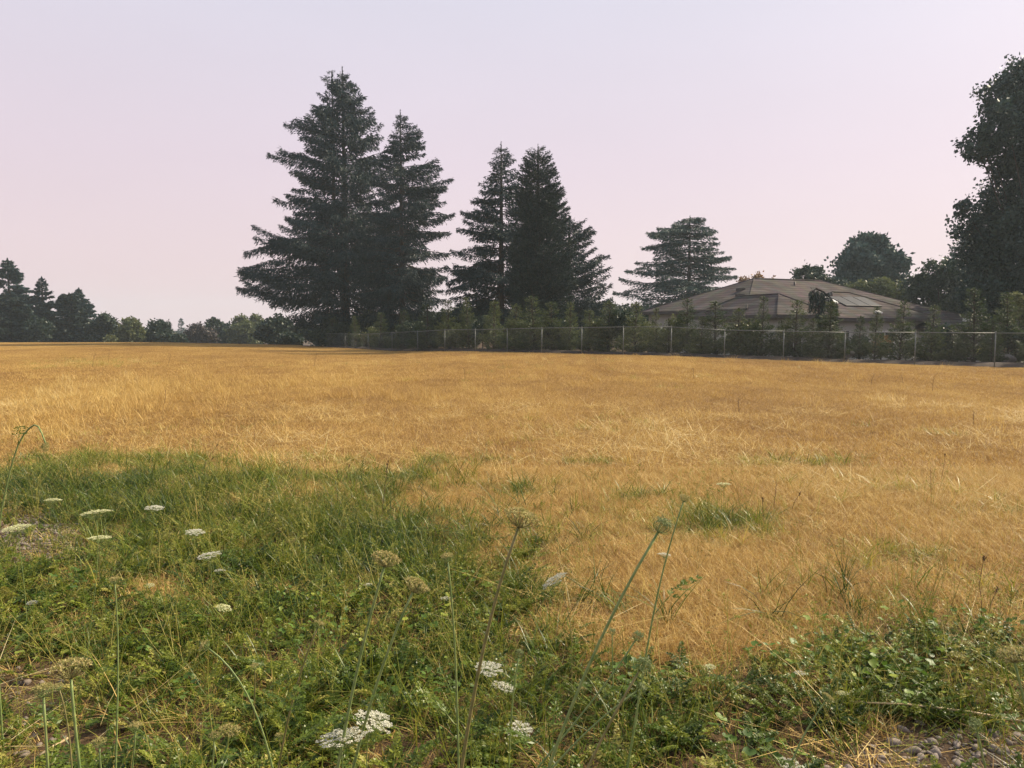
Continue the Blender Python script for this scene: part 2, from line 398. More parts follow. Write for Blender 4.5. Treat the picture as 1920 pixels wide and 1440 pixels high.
# ------------------------------------------------------------------ foliage generators
def nrm(a): return a / np.maximum(np.linalg.norm(a, axis=-1, keepdims=True), 1e-9)
def diamonds(p, d, length, width, r, tint, fold=0.0):
    """one pointed leaf-shaped face per row: base p, direction d"""
    n = len(p); d = nrm(d)
    side = nrm(np.cross(d, r.normal(size=(n, 3)))) * width[:, None]
    tip = p + d * length[:, None]
    mid = p + d * (length * .42)[:, None]
    V = np.stack([p, mid + side, tip, mid - side], 1).reshape(-1, 3)
    F = np.arange(n * 4).reshape(-1, 4)
    return V, F, np.repeat(tint, 4)
def tubes_np(paths, radii, n=4):
    """paths (B,K,3), radii (B,K) -> quads"""
    B, K, _ = paths.shape
    t = nrm(np.gradient(paths, axis=1))
    ref = np.where(np.abs(t[..., 2:3]) > .9, np.array([1., 0, 0]), np.array([0, 0, 1.]))
    a = nrm(np.cross(t, ref)); b = np.cross(t, a)
    ang = np.arange(n) * 2 * np.pi / n
    V = paths[:, :, None] + radii[:, :, None, None] * (a[:, :, None] * np.cos(ang)[None, None, :, None] + b[:, :, None] * np.sin(ang)[None, None, :, None])
    idx = np.arange(B * K * n).reshape(B, K, n)
    q = np.stack([idx[:, :-1], np.roll(idx[:, :-1], -1, 2), np.roll(idx[:, 1:], -1, 2), idx[:, 1:]], -1)
    return V.reshape(-1, 3), q.reshape(-1, 4)

def conifer(seed, H, rad, nbr=130, per_m=38, twig=.30, wid=.035, lo=.08, tip=(-.10, .34), hang=.5, spread=.33, fill=.35, trunk_r=None, lean=0, jitter=.22, whorl=True, leaders=((0, 0, 1.0),), clump=0, marks=None):
    """trunk mesh and crown mesh; rad(h, ax) = branch reach at height fraction h, ax = -1 left .. 1 right"""
    r = np.random.default_rng(seed)
    Vs, Fs, Ts, bp, br = [], [], [], [], []
    off = 0
    trunk_r = trunk_r or H * .016
    for li, (lx, lh, lw) in enumerate(leaders):
        nb = int(nbr * lw)
        h = lo + (1 - lo) * (r.random(nb)**.92) if li == 0 else lh + (1 - lh) * r.random(nb)
        h = np.sort(np.minimum(h, .985))
        if whorl: h = np.round(h * H / .8) * .8 / H + r.normal(0, .20, nb) / H
        if li == 0 and whorl: h = np.concatenate([h, r.uniform(.82, .985, nb // 6)]); nb = len(h)
        h = np.clip(h, lo * .8, .988)
        az = r.random(nb) * 2 * np.pi
        if marks is not None and li == 0:          # boughs that stand out of the outline on either side
            h = np.concatenate([h, np.repeat(marks, 4)]); az = np.concatenate([az, np.tile([np.pi, 0, np.pi, 0], len(marks)) + r.normal(0, .22, 4 * len(marks))]); nb = len(h)
            h = np.clip(h + np.concatenate([np.zeros(nb - 4 * len(marks)), r.normal(0, .008, 4 * len(marks))]), lo * .8, .97)
        top = H if li == 0 else H * leaders[li][2 if False else 1] + (H * .0)
        ax = np.cos(az)
        R = np.array([rad(a, b) for a, b in zip(h, ax)]) * np.where(r.random(nb) < (.42 if jitter > .15 else 1), 1 - .12 * r.random(nb) + .3 * (jitter - .1) * r.random(nb), 1 - jitter * (.6 + 1.2 * r.random(nb)))
        if marks is not None and li == 0:
            R[-4 * len(marks):] = [rad(a, b) * q for a, b, q in zip(h[-4 * len(marks):], ax[-4 * len(marks):], np.tile([1.06, 1.06, .9, .9], len(marks)))]
        R = np.maximum(R, .18)
        a_ = tip[0] * (1 - h) * 3 + tip[1] * h            # overall rise of the branch
        a_ = a_ + r.normal(0, .11, nb)
        sag = .22 * (1 - h) * r.uniform(-1.1, .9, nb)
        K = 7
        s = np.linspace(0, 1, K)
        dz = lambda ss, i: R[i] * (a_[i] * ss + sag[i] * np.sin(ss * np.pi) * .8)
        S = s[None]
        path = np.zeros((nb, K, 3))
        cz, sz = np.cos(az), np.sin(az)
        bend = r.normal(0, .10, nb)
        rr = R[:, None] * S
        path[..., 0] = lx + cz[:, None] * rr - sz[:, None] * rr * S * bend[:, None]
        path[..., 1] = sz[:, None] * rr + cz[:, None] * rr * S * bend[:, None]
        z0 = h * H - R * a_
        path[..., 2] = np.maximum(z0, .02 * H)[:, None] + R[:, None] * (a_[:, None] * S + sag[:, None] * np.sin(S * np.pi) * .8)
        bp.append(path); br.append(np.clip(R * .013 + .008, .01, .07)[:, None] * (1.05 - .85 * S))
        # twigs
        cnt = np.maximum((R * per_m * (0.6 + .5 * R / (R.mean() + .1))).astype(int), 10)
        bi = np.repeat(np.arange(nb), cnt)
        n = len(bi)
        t = fill * .3 + (1 - fill * .3) * r.random(n)**.75
        x = t * (K - 1); k = np.minimum(x.astype(int), K - 2); f = (x - k)[:, None]
        p = path[bi, k] * (1 - f) + path[bi, k + 1] * f
        fwd = nrm(path[bi, k + 1] - path[bi, k])
        perp = nrm(np.cross(fwd, np.array([0, 0, 1.])))
        sd = r.choice([-1., 1.], n)
        lb = spread * R[bi] * (1 - t)**.8 * (.25 + .75 * np.minimum(1, t * 3)) + .10
        q = r.random(n)
        if clump: q = np.round(q * clump) / clump
        w = (q * lb)
        p = p + perp * (sd * w * .85)[:, None] + fwd * (w * .55)[:, None]
        p[:, 2] -= w * (.12 + hang * .35) * r.random(n) * 1.2
        p += r.normal(0, .035, (n, 3)) * (1 + R[bi] * .12)[:, None]
        hg = (r.random(n) < .5) * hang * (1.15 - .9 * h[bi])
        p[:, 2] -= hg * r.random(n)**1.4 * np.minimum(.30 + .12 * R[bi], .95) * (1.15 - .55 * t)
        dn = hang * r.random(n)**1.2 * 1.6
        d = perp * (sd * (.2 + .6 * r.random(n)))[:, None] + fwd * (.45 + .5 * r.random(n))[:, None] + r.normal(0, .22, (n, 3))
        d[:, 2] -= dn
        small = .45 + .55 * np.minimum(1, R[bi] / 1.8)
        small = small * (1.08 - .3 * t)
        ln = twig * (.55 + .8 * r.random(n)) * small; wd = wid * (.6 + .8 * r.random(n)) * small
        V, F, T = diamonds(p, d, ln, wd, r, np.clip(.25 + .45 * r.random(n) + .3 * (r.random(nb)[bi] - .5), 0, 1))
        Vs.append(V); Fs.append(F + off); Ts.append(T); off += len(V)
        # leader shoot
        m = int(60 + H * 3)
        zz = H * (.93 + .07 * r.random(m)) if li == 0 else H * (.93 + .05 * r.random(m))
        p = np.stack([lx + r.normal(0, .02, m), r.normal(0, .02, m), zz], -1)
        d = r.normal(0, 1, (m, 3)); d[:, 2] = np.abs(d[:, 2]) * .5 + .25
        V, F, T = diamonds(p, d, twig * (.3 + .5 * r.random(m)) * (1.05 - (zz / H - .93) * 11), np.full(m, wid * .8), r, .3 + .4 * r.random(m))
        Vs.append(V); Fs.append(F + off); Ts.append(T); off += len(V)
    tp = []
    for (lx, lh, lw) in leaders:
        zz = np.linspace(-.3, H * .985, 9)
        cx = lx * sstep(0, .5, zz / H)
        tp.append(np.stack([cx + .0 * zz, 0 * zz, zz], -1))
    tp = np.array(tp)
    tr = np.array([trunk_r * (1.04 - np.linspace(0, 1, 9))**.8 * (1.25 if k == 0 else 1) for k in range(len(tp))])
    V1, F1 = tubes_np(tp, tr, 8)
    P, Rr = np.concatenate(bp), np.concatenate(br)
    V2, F2 = tubes_np(P, Rr, 3)
    trunk = (np.concatenate([V1, V2]), np.concatenate([F1, F2 + len(V1)]))
    return trunk, (np.concatenate(Vs), np.concatenate(Fs), np.concatenate(Ts))

def rad_outline(rows, tx, H, base_py, top_py, mpp):
    """rows of (photo y, left edge x, right edge x) -> rad(h, ax)"""
    rows = sorted(rows, key=lambda q: -q[0])
    hh = np.array([(base_py - q[0]) / (base_py - top_py) for q in rows])
    l = np.array([(tx - q[1]) * mpp for q in rows]); rt = np.array([(q[2] - tx) * mpp for q in rows])
    def rad(h, ax):
        a, b = np.interp(h, hh, l), np.interp(h, hh, rt)
        return max(a * (1 - ax) / 2 + b * (1 + ax) / 2, .15)
    return rad

def leafy(seed, lobes, n, size, base=(0, 0, 0), trunk_r=.25, shell=.55, limbs=True, squash=.8, drop=.15, sd=.18):
    """broadleaf: leaf faces spread through the outer part of each lobe (x, y, z, r)"""
    r = np.random.default_rng(seed)
    lo = np.array([l[:3] for l in lobes], float); lr = np.array([l[3] for l in lobes], float)
    w = lr**2; k = r.choice(len(lobes), n, p=w / w.sum())
    # twig clumps inside the lobe give light and dark patches and gaps
    ncl = 26
    cd = nrm(r.normal(size=(len(lobes), ncl, 3))); cr = shell + (1.02 - shell) * r.random((len(lobes), ncl))
    c = r.integers(0, ncl, n)
    p = lo[k] + cd[k, c] * (cr[k, c] * lr[k])[:, None] * np.array([1, 1, squash]) + r.normal(size=(n, 3)) * (lr[k] * sd)[:, None] * np.array([1, 1, .85])
    d = nrm(r.normal(size=(n, 3))); d[:, 2] -= drop
    ln = size * (.6 + .8 * r.random(n)); wd = ln * (.28 + .12 * r.random(n))
    tnt = np.clip(.2 + .5 * r.random(n) + .35 * (r.random((len(lobes), ncl))[k, c] - .5), 0, 1)
    V, F, T = diamonds(p, d, ln, wd, r, tnt)
    trunk = None
    if limbs:
        b = np.array(base, float); paths, rads = [], []
        zc = lo[:, 2].min()
        fork = b + (lo.mean(0) - b) * np.array([.25, .25, 0]) + np.array([0, 0, max((zc - b[2]) * .7, .3)])
        s = np.linspace(0, 1, 7)[:, None]
        paths.append(b - np.array([0, 0, .3]) + (fork + np.array([0, 0, .3]) - b) * s); rads.append(trunk_r * (1.2 - .45 * s[:, 0]))
        for j in range(len(lobes)):
            mid = fork * .55 + lo[j] * .45 + r.normal(0, .15, 3) * lr[j] + np.array([0, 0, .2 * lr[j]])
            paths.append((1 - s)**2 * fork + 2 * s * (1 - s) * mid + s**2 * lo[j]); rads.append(trunk_r * (.36 - .30 * s[:, 0]))
            for q in range(5):
                e_ = lo[j] + cd[j, q] * lr[j] * .85 * np.array([1, 1, squash]); m2 = lo[j] * .6 + e_ * .4 + np.array([0, 0, .08 * lr[j]])
                paths.append((1 - s)**2 * lo[j] + 2 * s * (1 - s) * m2 + s**2 * e_); rads.append(trunk_r * (.14 - .11 * s[:, 0]))
        trunk = tubes_np(np.array(paths), np.array(rads), 5)
    return trunk, (V, F, T)

def put_tree(name, loc, trunk, crown, cmat, label, cat='tree', group=None, rotz=0, bark='bark', cname='crown'):
    o = thing(name, loc, label, cat, group, rotz)
    if trunk is not None: link('trunk', mesh_np('trunk', trunk[0], trunk[1], M[bark], None, True), o)
    link(cname, mesh_np('crown', crown[0], crown[1], M[cmat], crown[2]), o)
    return o

# ------------------------------------------------------------------ the tall conifers behind the fence
def px_conifer(name, seed, tx, top, base, Y, rows, cmat, label, group=None, **kw):
    p0, p1 = at(tx, base, Y), at(tx, top, Y)
    H = p1.z - p0.z
    rad = rad_outline(rows, tx, H, base, top, Y / FPX)
    mk = None if kw.get('whorl', True) is False else np.array([(base - q[0]) / (base - top) for q in rows if (base - q[0]) / (base - top) < .95])
    t, c = conifer(seed, H, rad, marks=mk, **kw)
    return put_tree(name, (p0.x, p0.y, p0.z), t, c, cmat, label, 'tree', group)
px_conifer('spruce_tree', 21, 650, 125, 650, 86,
  [(125, 646, 655), (160, 622, 678), (200, 612, 700), (235, 552, 722), (255, 590, 715), (284, 520, 735), (320, 545, 745), (365, 528, 750), (400, 545, 765), (418, 494, 780), (450, 500, 780), (462, 492, 800), (500, 452, 810), (518, 430, 815), (545, 478, 800), (570, 520, 790), (600, 560, 770)],
  'spruce', 'tallest dark spruce with drooping lower boughs and a forked top', nbr=300, per_m=50, twig=.50, wid=.056, hang=1.0, tip=(-.05, .45), leaders=((0, 0, 1.0), (-1.15, .86, .05)), trunk_r=.36, jitter=.26)
px_conifer('spruce_tree', 22, 755, 205, 648, 80,
  [(205, 750, 760), (250, 738, 795), (300, 715, 825), (340, 705, 846), (370, 700, 828), (400, 690, 846), (440, 680, 836), (480, 670, 838), (520, 665, 842), (560, 670, 830), (600, 700, 810)],
  'spruce', 'second tall spruce with a slender pointed top beside the tallest spruce', nbr=215, per_m=62, twig=.42, wid=.048, hang=.85, trunk_r=.28, jitter=.3)
px_conifer('spruce_tree', 23, 940, 266, 648, 68,
  [(266, 936, 945), (300, 920, 965), (340, 905, 975), (370, 888, 985), (400, 868, 990), (430, 862, 1000), (470, 850, 1010), (500, 842, 1020), (540, 838, 1030), (575, 850, 1030), (610, 880, 1000)],
  'spruce', 'open-branched spruce with a pointed top left of the smooth conical tree', nbr=210, per_m=62, twig=.36, wid=.044, hang=.8, trunk_r=.26, jitter=.28)
px_conifer('conical_evergreen', 24, 1008, 270, 645, 61,
  [(270, 1000, 1016), (285, 986, 1030), (310, 974, 1040), (350, 966, 1054), (390, 960, 1066), (430, 956, 1074), (470, 952, 1082), (510, 950, 1086), (550, 956, 1080), (590, 965, 1065)],
  'fir', 'smooth conical evergreen with a rounded tip among the spruces', nbr=420, per_m=86, twig=.27, wid=.042, hang=.05, tip=(.22, .75), spread=.5, trunk_r=.36, jitter=.10, whorl=False)
px_conifer('spruce_tree', 25, 1066, 400, 645, 67,
  [(400, 1060, 1085), (430, 1050, 1112), (465, 1045, 1112), (480, 1040, 1140), (500, 1035, 1140), (530, 1030, 1148), (560, 1030, 1150), (590, 1030, 1130), (615, 1040, 1110)],
  'spruce', 'lower spruce with upswept boughs right of the conical tree', nbr=150, per_m=56, twig=.34, wid=.042, hang=.8, tip=(.12, .55), trunk_r=.26, jitter=.3)
px_conifer('deodar_cedar', 26, 1290, 404, 640, 88,
  [(404, 1284, 1302), (412, 1278, 1322), (424, 1240, 1312), (437, 1214, 1340), (458, 1202, 1340), (474, 1225, 1345), (484, 1212, 1366), (500, 1182, 1368), (520, 1170, 1368), (545, 1160, 1366), (575, 1165, 1360), (610, 1190, 1340)],
  'cedar', 'layered cedar with drooping branch tips behind the house roof', nbr=190, per_m=52, twig=.38, wid=.05, hang=.45, tip=(.03, -.05), spread=.5, trunk_r=.3, jitter=.38, clump=4)
px_conifer('spiky_conifer', 28, 1800, 430, 640, 86,
  [(430, 1796, 1806), (470, 1775, 1830), (500, 1760, 1840), (540, 1748, 1850), (600, 1745, 1855)],
  'cedar', 'half hidden conifer beside the large spreading oak', nbr=150, per_m=48, twig=.36, wid=.06, hang=.3, trunk_r=.3, whorl=False)

# ------------------------------------------------------------------ broadleaf trees round the house
def px_leafy(name, seed, Y, lob, base, n, size, cmat, label, cat='tree', group=None, depth=.7, **kw):
    b = at(base[0], base[1], Y); rr = np.random.default_rng(seed + 900)
    L_ = []
    for (x, y, rp) in lob:
        q = at(x, y, Y); R = rp * Y / FPX
        L_.append((q.x - b.x, rr.normal(0, depth) * R, q.z - b.z, R))
    t, c = leafy(seed, L_, n, size, **kw)
    return put_tree(name, (b.x, b.y, b.z), t, c, cmat, label, cat, group)
px_leafy('oak_tree', 41, 50, [(1930, 128, 36), (1925, 160, 50), (1892, 180, 44), (1885, 215, 44), (1832, 272, 42), (1905, 300, 34), (1930, 385, 56), (1896, 392, 40), (1950, 220, 70), (1850, 250, 42), (1815, 280, 32), (1905, 270, 50), (1975, 330, 75), (1870, 375, 26), (1800, 402, 30),
  (1910, 410, 68), (1850, 450, 58), (1960, 460, 90), (1880, 520, 70), (1830, 540, 46), (1940, 570, 90), (1935, 205, 55), (1880, 425, 50), (1905, 190, 42), (1862, 288, 40), (1905, 335, 42), (1832, 432, 36), (1925, 300, 45), (1895, 470, 70), (1860, 500, 60), (1915, 500, 80), (1990, 160, 80), (2040, 280, 110), (2060, 430, 120), (2080, 560, 100), (1890, 600, 55)],
  (1990, 690), 82000, .23, 'oak', 'large dark spreading oak with gaps of sky in its crown', trunk_r=.32, shell=.35, squash=.95, sd=.15)
px_leafy('round_conifer', 27, 92, [(1630, 468, 32), (1604, 494, 34), (1656, 494, 34), (1630, 512, 48), (1588, 530, 30), (1674, 530, 30), (1630, 556, 56), (1628, 450, 16), (1645, 455, 14)], (1630, 640), 30000, .46, 'cedar', 'bushy rounded conifer standing alone behind the house', trunk_r=.3, shell=.25, squash=1.0, drop=-.5)
px_leafy('bushy_tree', 42, 78, [(1500, 520, 20), (1525, 512, 16), (1545, 530, 24), (1520, 545, 28), (1575, 545, 22)], (1530, 640), 9000, .26, 'broad', 'small dark bushy tree rising behind the house ridge')
px_leafy('bushy_tree', 43, 74, [(1600, 548, 24), (1640, 545, 26), (1680, 550, 26), (1620, 575, 30), (1665, 580, 32)], (1640, 640), 12000, .26, 'lightbroad', 'lighter green rounded tree below the rounded conifer')
px_leafy('bushy_tree', 44, 70, [(1715, 535, 26), (1745, 515, 28), (1775, 520, 36), (1740, 560, 40), (1790, 570, 40), (1830, 560, 36)], (1760, 640), 15000, .26, 'broad', 'dark broad tree between the rounded conifer and the oak')
px_leafy('wispy_tree', 45, 84, [(1395, 527, 12), (1420, 520, 13), (1445, 527, 10), (1455, 535, 10), (1415, 545, 20)], (1420, 640), 1500, .22, 'russet', 'thin wispy treetop showing above the house ridge', shell=.2)
px_leafy('golden_green_shrub', 46, 42, [(1905, 560, 14), (1915, 585, 16), (1925, 600, 18), (1900, 605, 12)], (1915, 680), 3800, .12, 'lightbroad', 'pale green leafy young tree beside the last house wing')

for k_, (px_, py_, Y_) in enumerate([(628, 606, 82), (690, 600, 84), (745, 604, 82), (800, 592, 80), (860, 590, 78), (915, 586, 76), (975, 592, 76), (1030, 584, 74), (1090, 592, 74), (1140, 580, 76), (1180, 584, 80)]):
    px_leafy('understory_shrub', 500 + k_, Y_, [(px_ - 18, py_ + 8, 22), (px_ + 18, py_ + 6, 22), (px_, py_ + 2, 20), (px_ - 8, py_ + 30, 28), (px_ + 14, py_ + 32, 28)], (px_, 655), 7000, .26, 'broad', 'dark understory shrub behind the spruce trunks', 'shrub', 'understory shrubs behind the spruces', trunk_r=.1)

# ------------------------------------------------------------------ far tree line across the field
def far_con(name, seed, tx, top, Y, hw, label, cmat='cedar', shape=None, base=660, **kw):
    shape = shape or [(0, .06), (.15, .36), (.4, .76), (.7, 1.0), (.9, 1.0), (1, .9)]
    rows = [(top + s * (base - top), tx - hw * w, tx + hw * w) for s, w in shape]
    d = dict(nbr=210, per_m=48, twig=.62, wid=.125, hang=.3, trunk_r=.35, lo=.03)
    d.update(kw)
    px_conifer(name, seed, tx, top, base, Y, rows, cmat, label, 'far tree line across the field', **d)
far_con('far_conifer', 51, 22, 484, 128, 56, 'tallest broad conifer of the far tree line, with layered boughs')
far_con('far_conifer', 52, 84, 519, 126, 36, 'narrow pointed conifer next to the tallest one across the field', 'spruce', [(0, .06), (.2, .4), (.5, .8), (.8, 1), (1, .9)], nbr=150)
far_con('far_conifer', 53, 152, 540, 134, 44, 'shaggy conifer with a crooked spindly tip in the far tree line', 'cedar', [(0, .05), (.08, .12), (.3, .55), (.6, .85), (1, 1)])
far_con('far_conifer', 54, 134, 549, 124, 32, 'blunt rounded conifer in front of the shaggy far one', 'fir', [(0, .3), (.1, .55), (.4, .9), (1, 1)], whorl=False)
far_con('far_conifer', 55, 20, 548, 116, 44, 'broad rounded conifer in front of the tallest far one', 'fir', [(0, .25), (.15, .6), (.5, .95), (1, 1)], whorl=False, nbr=160)
far_con('far_conifer', 56, 341, 597, 330, 13, 'tiny hazy blue conifer in the gap of the far tree line', 'cedar', [(0, .08), (.4, .6), (1, 1)], nbr=70, per_m=8, twig=1.3, wid=.25)
far_con('far_conifer', 62, -70, 500, 128, 50, 'wide conifer past the tallest one of the far tree line')
FG = 'far tree line across the field'
def far_leaf(seed, Y, lob, n, cmat, label, size=.42):
    bx = sum(q[0] for q in lob) / len(lob)
    px_leafy('far_tree', seed, Y, lob, (bx, 662), n, size, cmat, label, 'tree', FG, trunk_r=.22, depth=.9)
far_leaf(63, 118, [(60, 610, 26), (85, 620, 24), (40, 625, 30)], 6000, 'broad', 'low dark bush at the foot of the narrow far conifer')
far_leaf(64, 124, [(190, 610, 20), (205, 602, 16), (175, 625, 26), (205, 630, 24)], 7000, 'broad', 'dark domed tree next to the blunt far conifer')
far_leaf(65, 121, [(238, 612, 18), (250, 628, 18), (228, 630, 20)], 6000, 'lightbroad', 'olive rounded tree with a sunlit side in the far line')
far_leaf(66, 124, [(292, 618, 20), (272, 632, 20), (312, 632, 18), (294, 640, 24)], 8000, 'broad', 'round dome-shaped green tree standing by itself before the gap')
far_leaf(67, 140, [(370, 622, 16), (352, 634, 14), (388, 630, 18), (372, 642, 22)], 5500, 'darkred', 'dark purplish-brown tree just right of the gap')
far_leaf(68, 150, [(405, 612, 16), (420, 622, 20), (398, 632, 18), (430, 638, 22)], 6000, 'broad', 'soft grey-green tree behind the purplish one', .5)
far_leaf(69, 146, [(445, 606, 15), (456, 620, 20), (440, 634, 22)], 5500, 'lightbroad', 'pale olive tree in the middle of the far line', .5)
far_leaf(70, 150, [(478, 600, 13), (470, 614, 16), (490, 620, 18), (482, 636, 22)], 5000, 'lightbroad', 'yellowish green sparse-topped tree beside the spruce boughs', .5)
far_leaf(71, 108, [(520, 610, 24), (500, 626, 22), (545, 622, 24), (528, 636, 26)], 10000, 'broad', 'dense round green tree under the long spruce bough', .36)
far_leaf(72, 100, [(565, 618, 18), (580, 632, 18), (555, 636, 20)], 6000, 'broad', 'small round bush at the end of the chain-link fence', .3)
far_leaf(73, 120, [(335, 636, 10), (340, 645, 12)], 1500, 'broad', 'tiny bush in the gap below the hazy conifer')
far_leaf(75, 122, [(122, 628, 24), (150, 632, 22), (165, 640, 20)], 5500, 'broad', 'low dark bush under the shaggy far conifer')
# pale yard shrub in front of the domed tree
px_leafy('pale_shrub', 74, 112, [(205, 633, 5), (212, 634, 5), (198, 636, 5), (209, 642, 7)], (207, 660), 700, .3, 'lightbroad', 'pale grey-leaved shrub at the foot of the domed tree', 'shrub', trunk_r=.06)

# ------------------------------------------------------------------ chain-link fence
POST = [(609, 80, 625.6), (647, 73, 626), (690, 66, 626.4), (735, 60, 623.5), (783, 55.5, 621.5), (834, 52, 618.6), (891, 49.6, 617.8), (951, 47.5, 617), (1016, 45, 615), (1091, 42.8, 614.3),
        (1169, 40.8, 613), (1259, 39, 613), (1359, 37.5, 619), (1470, 36, 621), (1585, 34.5, 623.4), (1717, 32.8, 623.4), (1867, 31, 624.5), (2045, 29.2, 625), (2260, 27.5, 625)]
def fence():
    tops = [at(x, t, Y) for x, Y, t in POST]
    corner = tops[0] + Vector((-1.6, 6, .05)); tops = [corner] + tops
    f = thing('chain_link_fence', (tops[8].x, tops[8].y, tz(tops[8].x, tops[8].y)), 'long galvanised chain-link fence with a top rail along the field edge', 'fence')
    o = Vector(f.location)
    for k, p in enumerate(tops):
        g = min(tz(p.x, p.y), p.z - 1.2) - .25
        b = MB(); r = .030 if k in (1,) else .022
        b.tube([(0, 0, g - p.z), (0, 0, .03)], r, 8); b.tube([(0, 0, .03), (0, 0, .055), (0, 0, .075)], [r * 1.25, r * 1.2, r * .4], 8)
        link('post', b.mesh('post', M['steel'], True), f, p - o)
    for a, c in zip(tops[:-1], tops[1:]):
        b = MB(); d = (c - a).normalized() * .002
        b.tube([a - o + d, c - o - d], .017, 7); link('top_rail', b.mesh('top_rail', M['steel'], True), f)
    # woven wire: two families of diagonal wires per bay, one part per bay
    for a, c in zip(tops[:-1], tops[1:]):
        ha = min(1.34, a.z - tz(a.x, a.y) - .03); hc = min(1.34, c.z - tz(c.x, c.y) - .03)
        ln = (c - a).length; d = (c - a) / ln
        n = int(ln / .075); hh = (ha + hc) / 2
        P, R = [], []
        for s in (1, -1):
            for i in range(-int(hh / .075) - 1, n + int(hh / .075) + 2):
                x0 = i * .075; x1 = x0 + s * hh
                lo_, hi_ = (max(0, min(x0, x1)), min(ln, max(x0, x1)))
                if hi_ - lo_ < .02: continue
                z0, z1 = (lo_ - x0) * s, (hi_ - x0) * s
                P.append([a - o + d * lo_ + Vector((0, .012 * s, z0 - hh)), a - o + d * hi_ + Vector((0, .012 * s, z1 - hh))])
                R.append([.0011, .0011])
        V, F = tubes_np(np.array([[list(q) for q in r_] for r_ in P]), np.array(R), 3)
        link('wire_mesh', mesh_np('wire_mesh', V, F, M['wire']), f)
        b = MB(); b.tube([a - o - Vector((0, 0, ha)), c - o - Vector((0, 0, hc))], .004, 4); link('tension_wire', b.mesh('tension_wire', M['steel']), f)
fence()

# ------------------------------------------------------------------ mulch bed just behind the fence
def mulch():
    V, F = [], []
    xs = np.linspace(-19, 30, 90); fx = np.array([at(x, t, Y).x for x, Y, t in POST]); fy = np.array([at(x, t, Y).y for x, Y, t in POST])
    n = 9
    for x in xs:
        y0 = np.interp(x, fx, fy) + .55
        for j in range(n):
            s = j / (n - 1)
            y = y0 + s * 5.0
            z = tz(x, y) + .004 + 0.14 * math.sin(math.pi * min(s * 1.6, 1)) * (.7 + .6 * float(vnoise(np.array([x * .8]), np.array([y * .8]))[0])) - (.1 if j in (0, n - 1) else 0)
            V.append((x, y, z))
    for i in range(len(xs) - 1):
        for j in range(n - 1):
            a = i * n + j; F.append((a, a + n, a + n + 1, a + 1))
    tag(link('mulch_bed', mesh_np('mulch_bed', np.array(V), np.array(F), M['mulch'], None, True)), 'low bank of dark brown mulch behind the fence', None, None, 'structure')
mulch()

# ------------------------------------------------------------------ row of young conifers behind the fence
def fence_y(px): return float(np.interp(px, [q[0] for q in POST], [q[1] for q in POST]))
YV = []
for k in range(5):
    rad = lambda h, ax, k=k: (1.02 - h)**.78 * (1.10 + .12 * math.sin(h * 17 + k)) * (1.0 if h > .12 else .75)
    YV.append(conifer(300 + k, 3.0, rad, nbr=150, per_m=92, twig=.21, wid=.027, lo=.05, tip=(.16, .7), hang=.22, spread=.55, trunk_r=.05, jitter=.32, whorl=False, fill=.6))
YM = [(mesh_np('trunk', t[0], t[1], M['bark'], None, True), mesh_np('foliage', c[0], c[1], M['young'], c[2])) for t, c in YV]
YELLOW = mesh_np('yellowing_sprays', *[(lambda c: (c[0], c[1]))(conifer(311, 3.0, lambda h, ax: (1.02 - h)**.75 * 1.02, nbr=26, per_m=34, twig=.17, wid=.019, lo=.4, tip=(.16, .7), hang=.2, spread=.5, whorl=False, fill=.2)[1])[q] for q in (0, 1)], M['yellowing'], None)
ROW = [(622, 600, 'y'), (668, 596, 'y'), (712, 590, 0), (758, 585, 0), (800, 575, 0), (842, 568, 0), (880, 562, 0), (925, 570, 0), (965, 575, 0), (1003, 560, 0), (1035, 572, 0), (1068, 572, 0), (1106, 588, 0), (1142, 570, 0),
       (1192, 572, 1), (1232, 584, 0), (1290, 566, 1), (1342, 572, 1), (1385, 585, 1), (1430, 562, 1), (1492, 570, 1), (1556, 572, 'gold'), (1642, 582, 1), (1690, 570, 1), (1748, 580, 1), (1832, 548, 1), (1896, 556, 1), (1965, 560, 1), (1255, 604, 1), (1316, 600, 1), (1408, 604, 1), (1462, 608, 1), (1612, 600, 1), (1524, 604, 1), (1790, 616, 1), (1862, 606, 1)]
rr = random.Random(3)
for i, (px, top, kind) in enumerate(ROW):
    Y = fence_y(px) + 2.6 + rr.uniform(-.4, .9)
    p = at(px, top, Y); g = tz(p.x, p.y)
    H = p.z - g + .15
    if kind == 'gold': lab, grp = 'young conifer with yellow and orange scorched sprays behind the fence', None
    else:
        zone = [z for z in ((700, 'below the tallest spruce'), (850, 'below the second tall spruce'), (945, 'below the open-branched spruce'), (1040, 'below the smooth conical tree'), (1120, 'below the lower upswept spruce'), (1240, 'between the upswept spruce and the cedar'),
                (1400, 'in front of the layered cedar and roof end'), (1520, 'in front of the projecting house wing'), (1770, 'in front of the solar panel wing'), (3000, 'below the large oak')) if px < z[0]][0][1]
        lab, grp = 'young feathery conifer behind the fence, ' + zone, 'young conifers ' + zone
    o = thing('young_conifer', (p.x, p.y, g + .05), lab, 'conifer', grp, rr.uniform(0, 6.28), H / 3.0)
    wx = rr.uniform(.75, 1.4) * (.72 if 1600 < px < 1800 else 1); o.rotation_euler = (rr.uniform(-.06, .06), rr.uniform(-.06, .06), rr.uniform(0, 6.28)); o.scale = (H / 3 * wx, H / 3 * wx, H / 3)
    t, c = YM[i % 5]
    link('trunk', t, o); link('foliage', c, o)
    if kind == 'gold': link('scorched_sprays', YELLOW, o, (0, 0, .08), (0, 0, .5), (1.03, 1.03, .97))

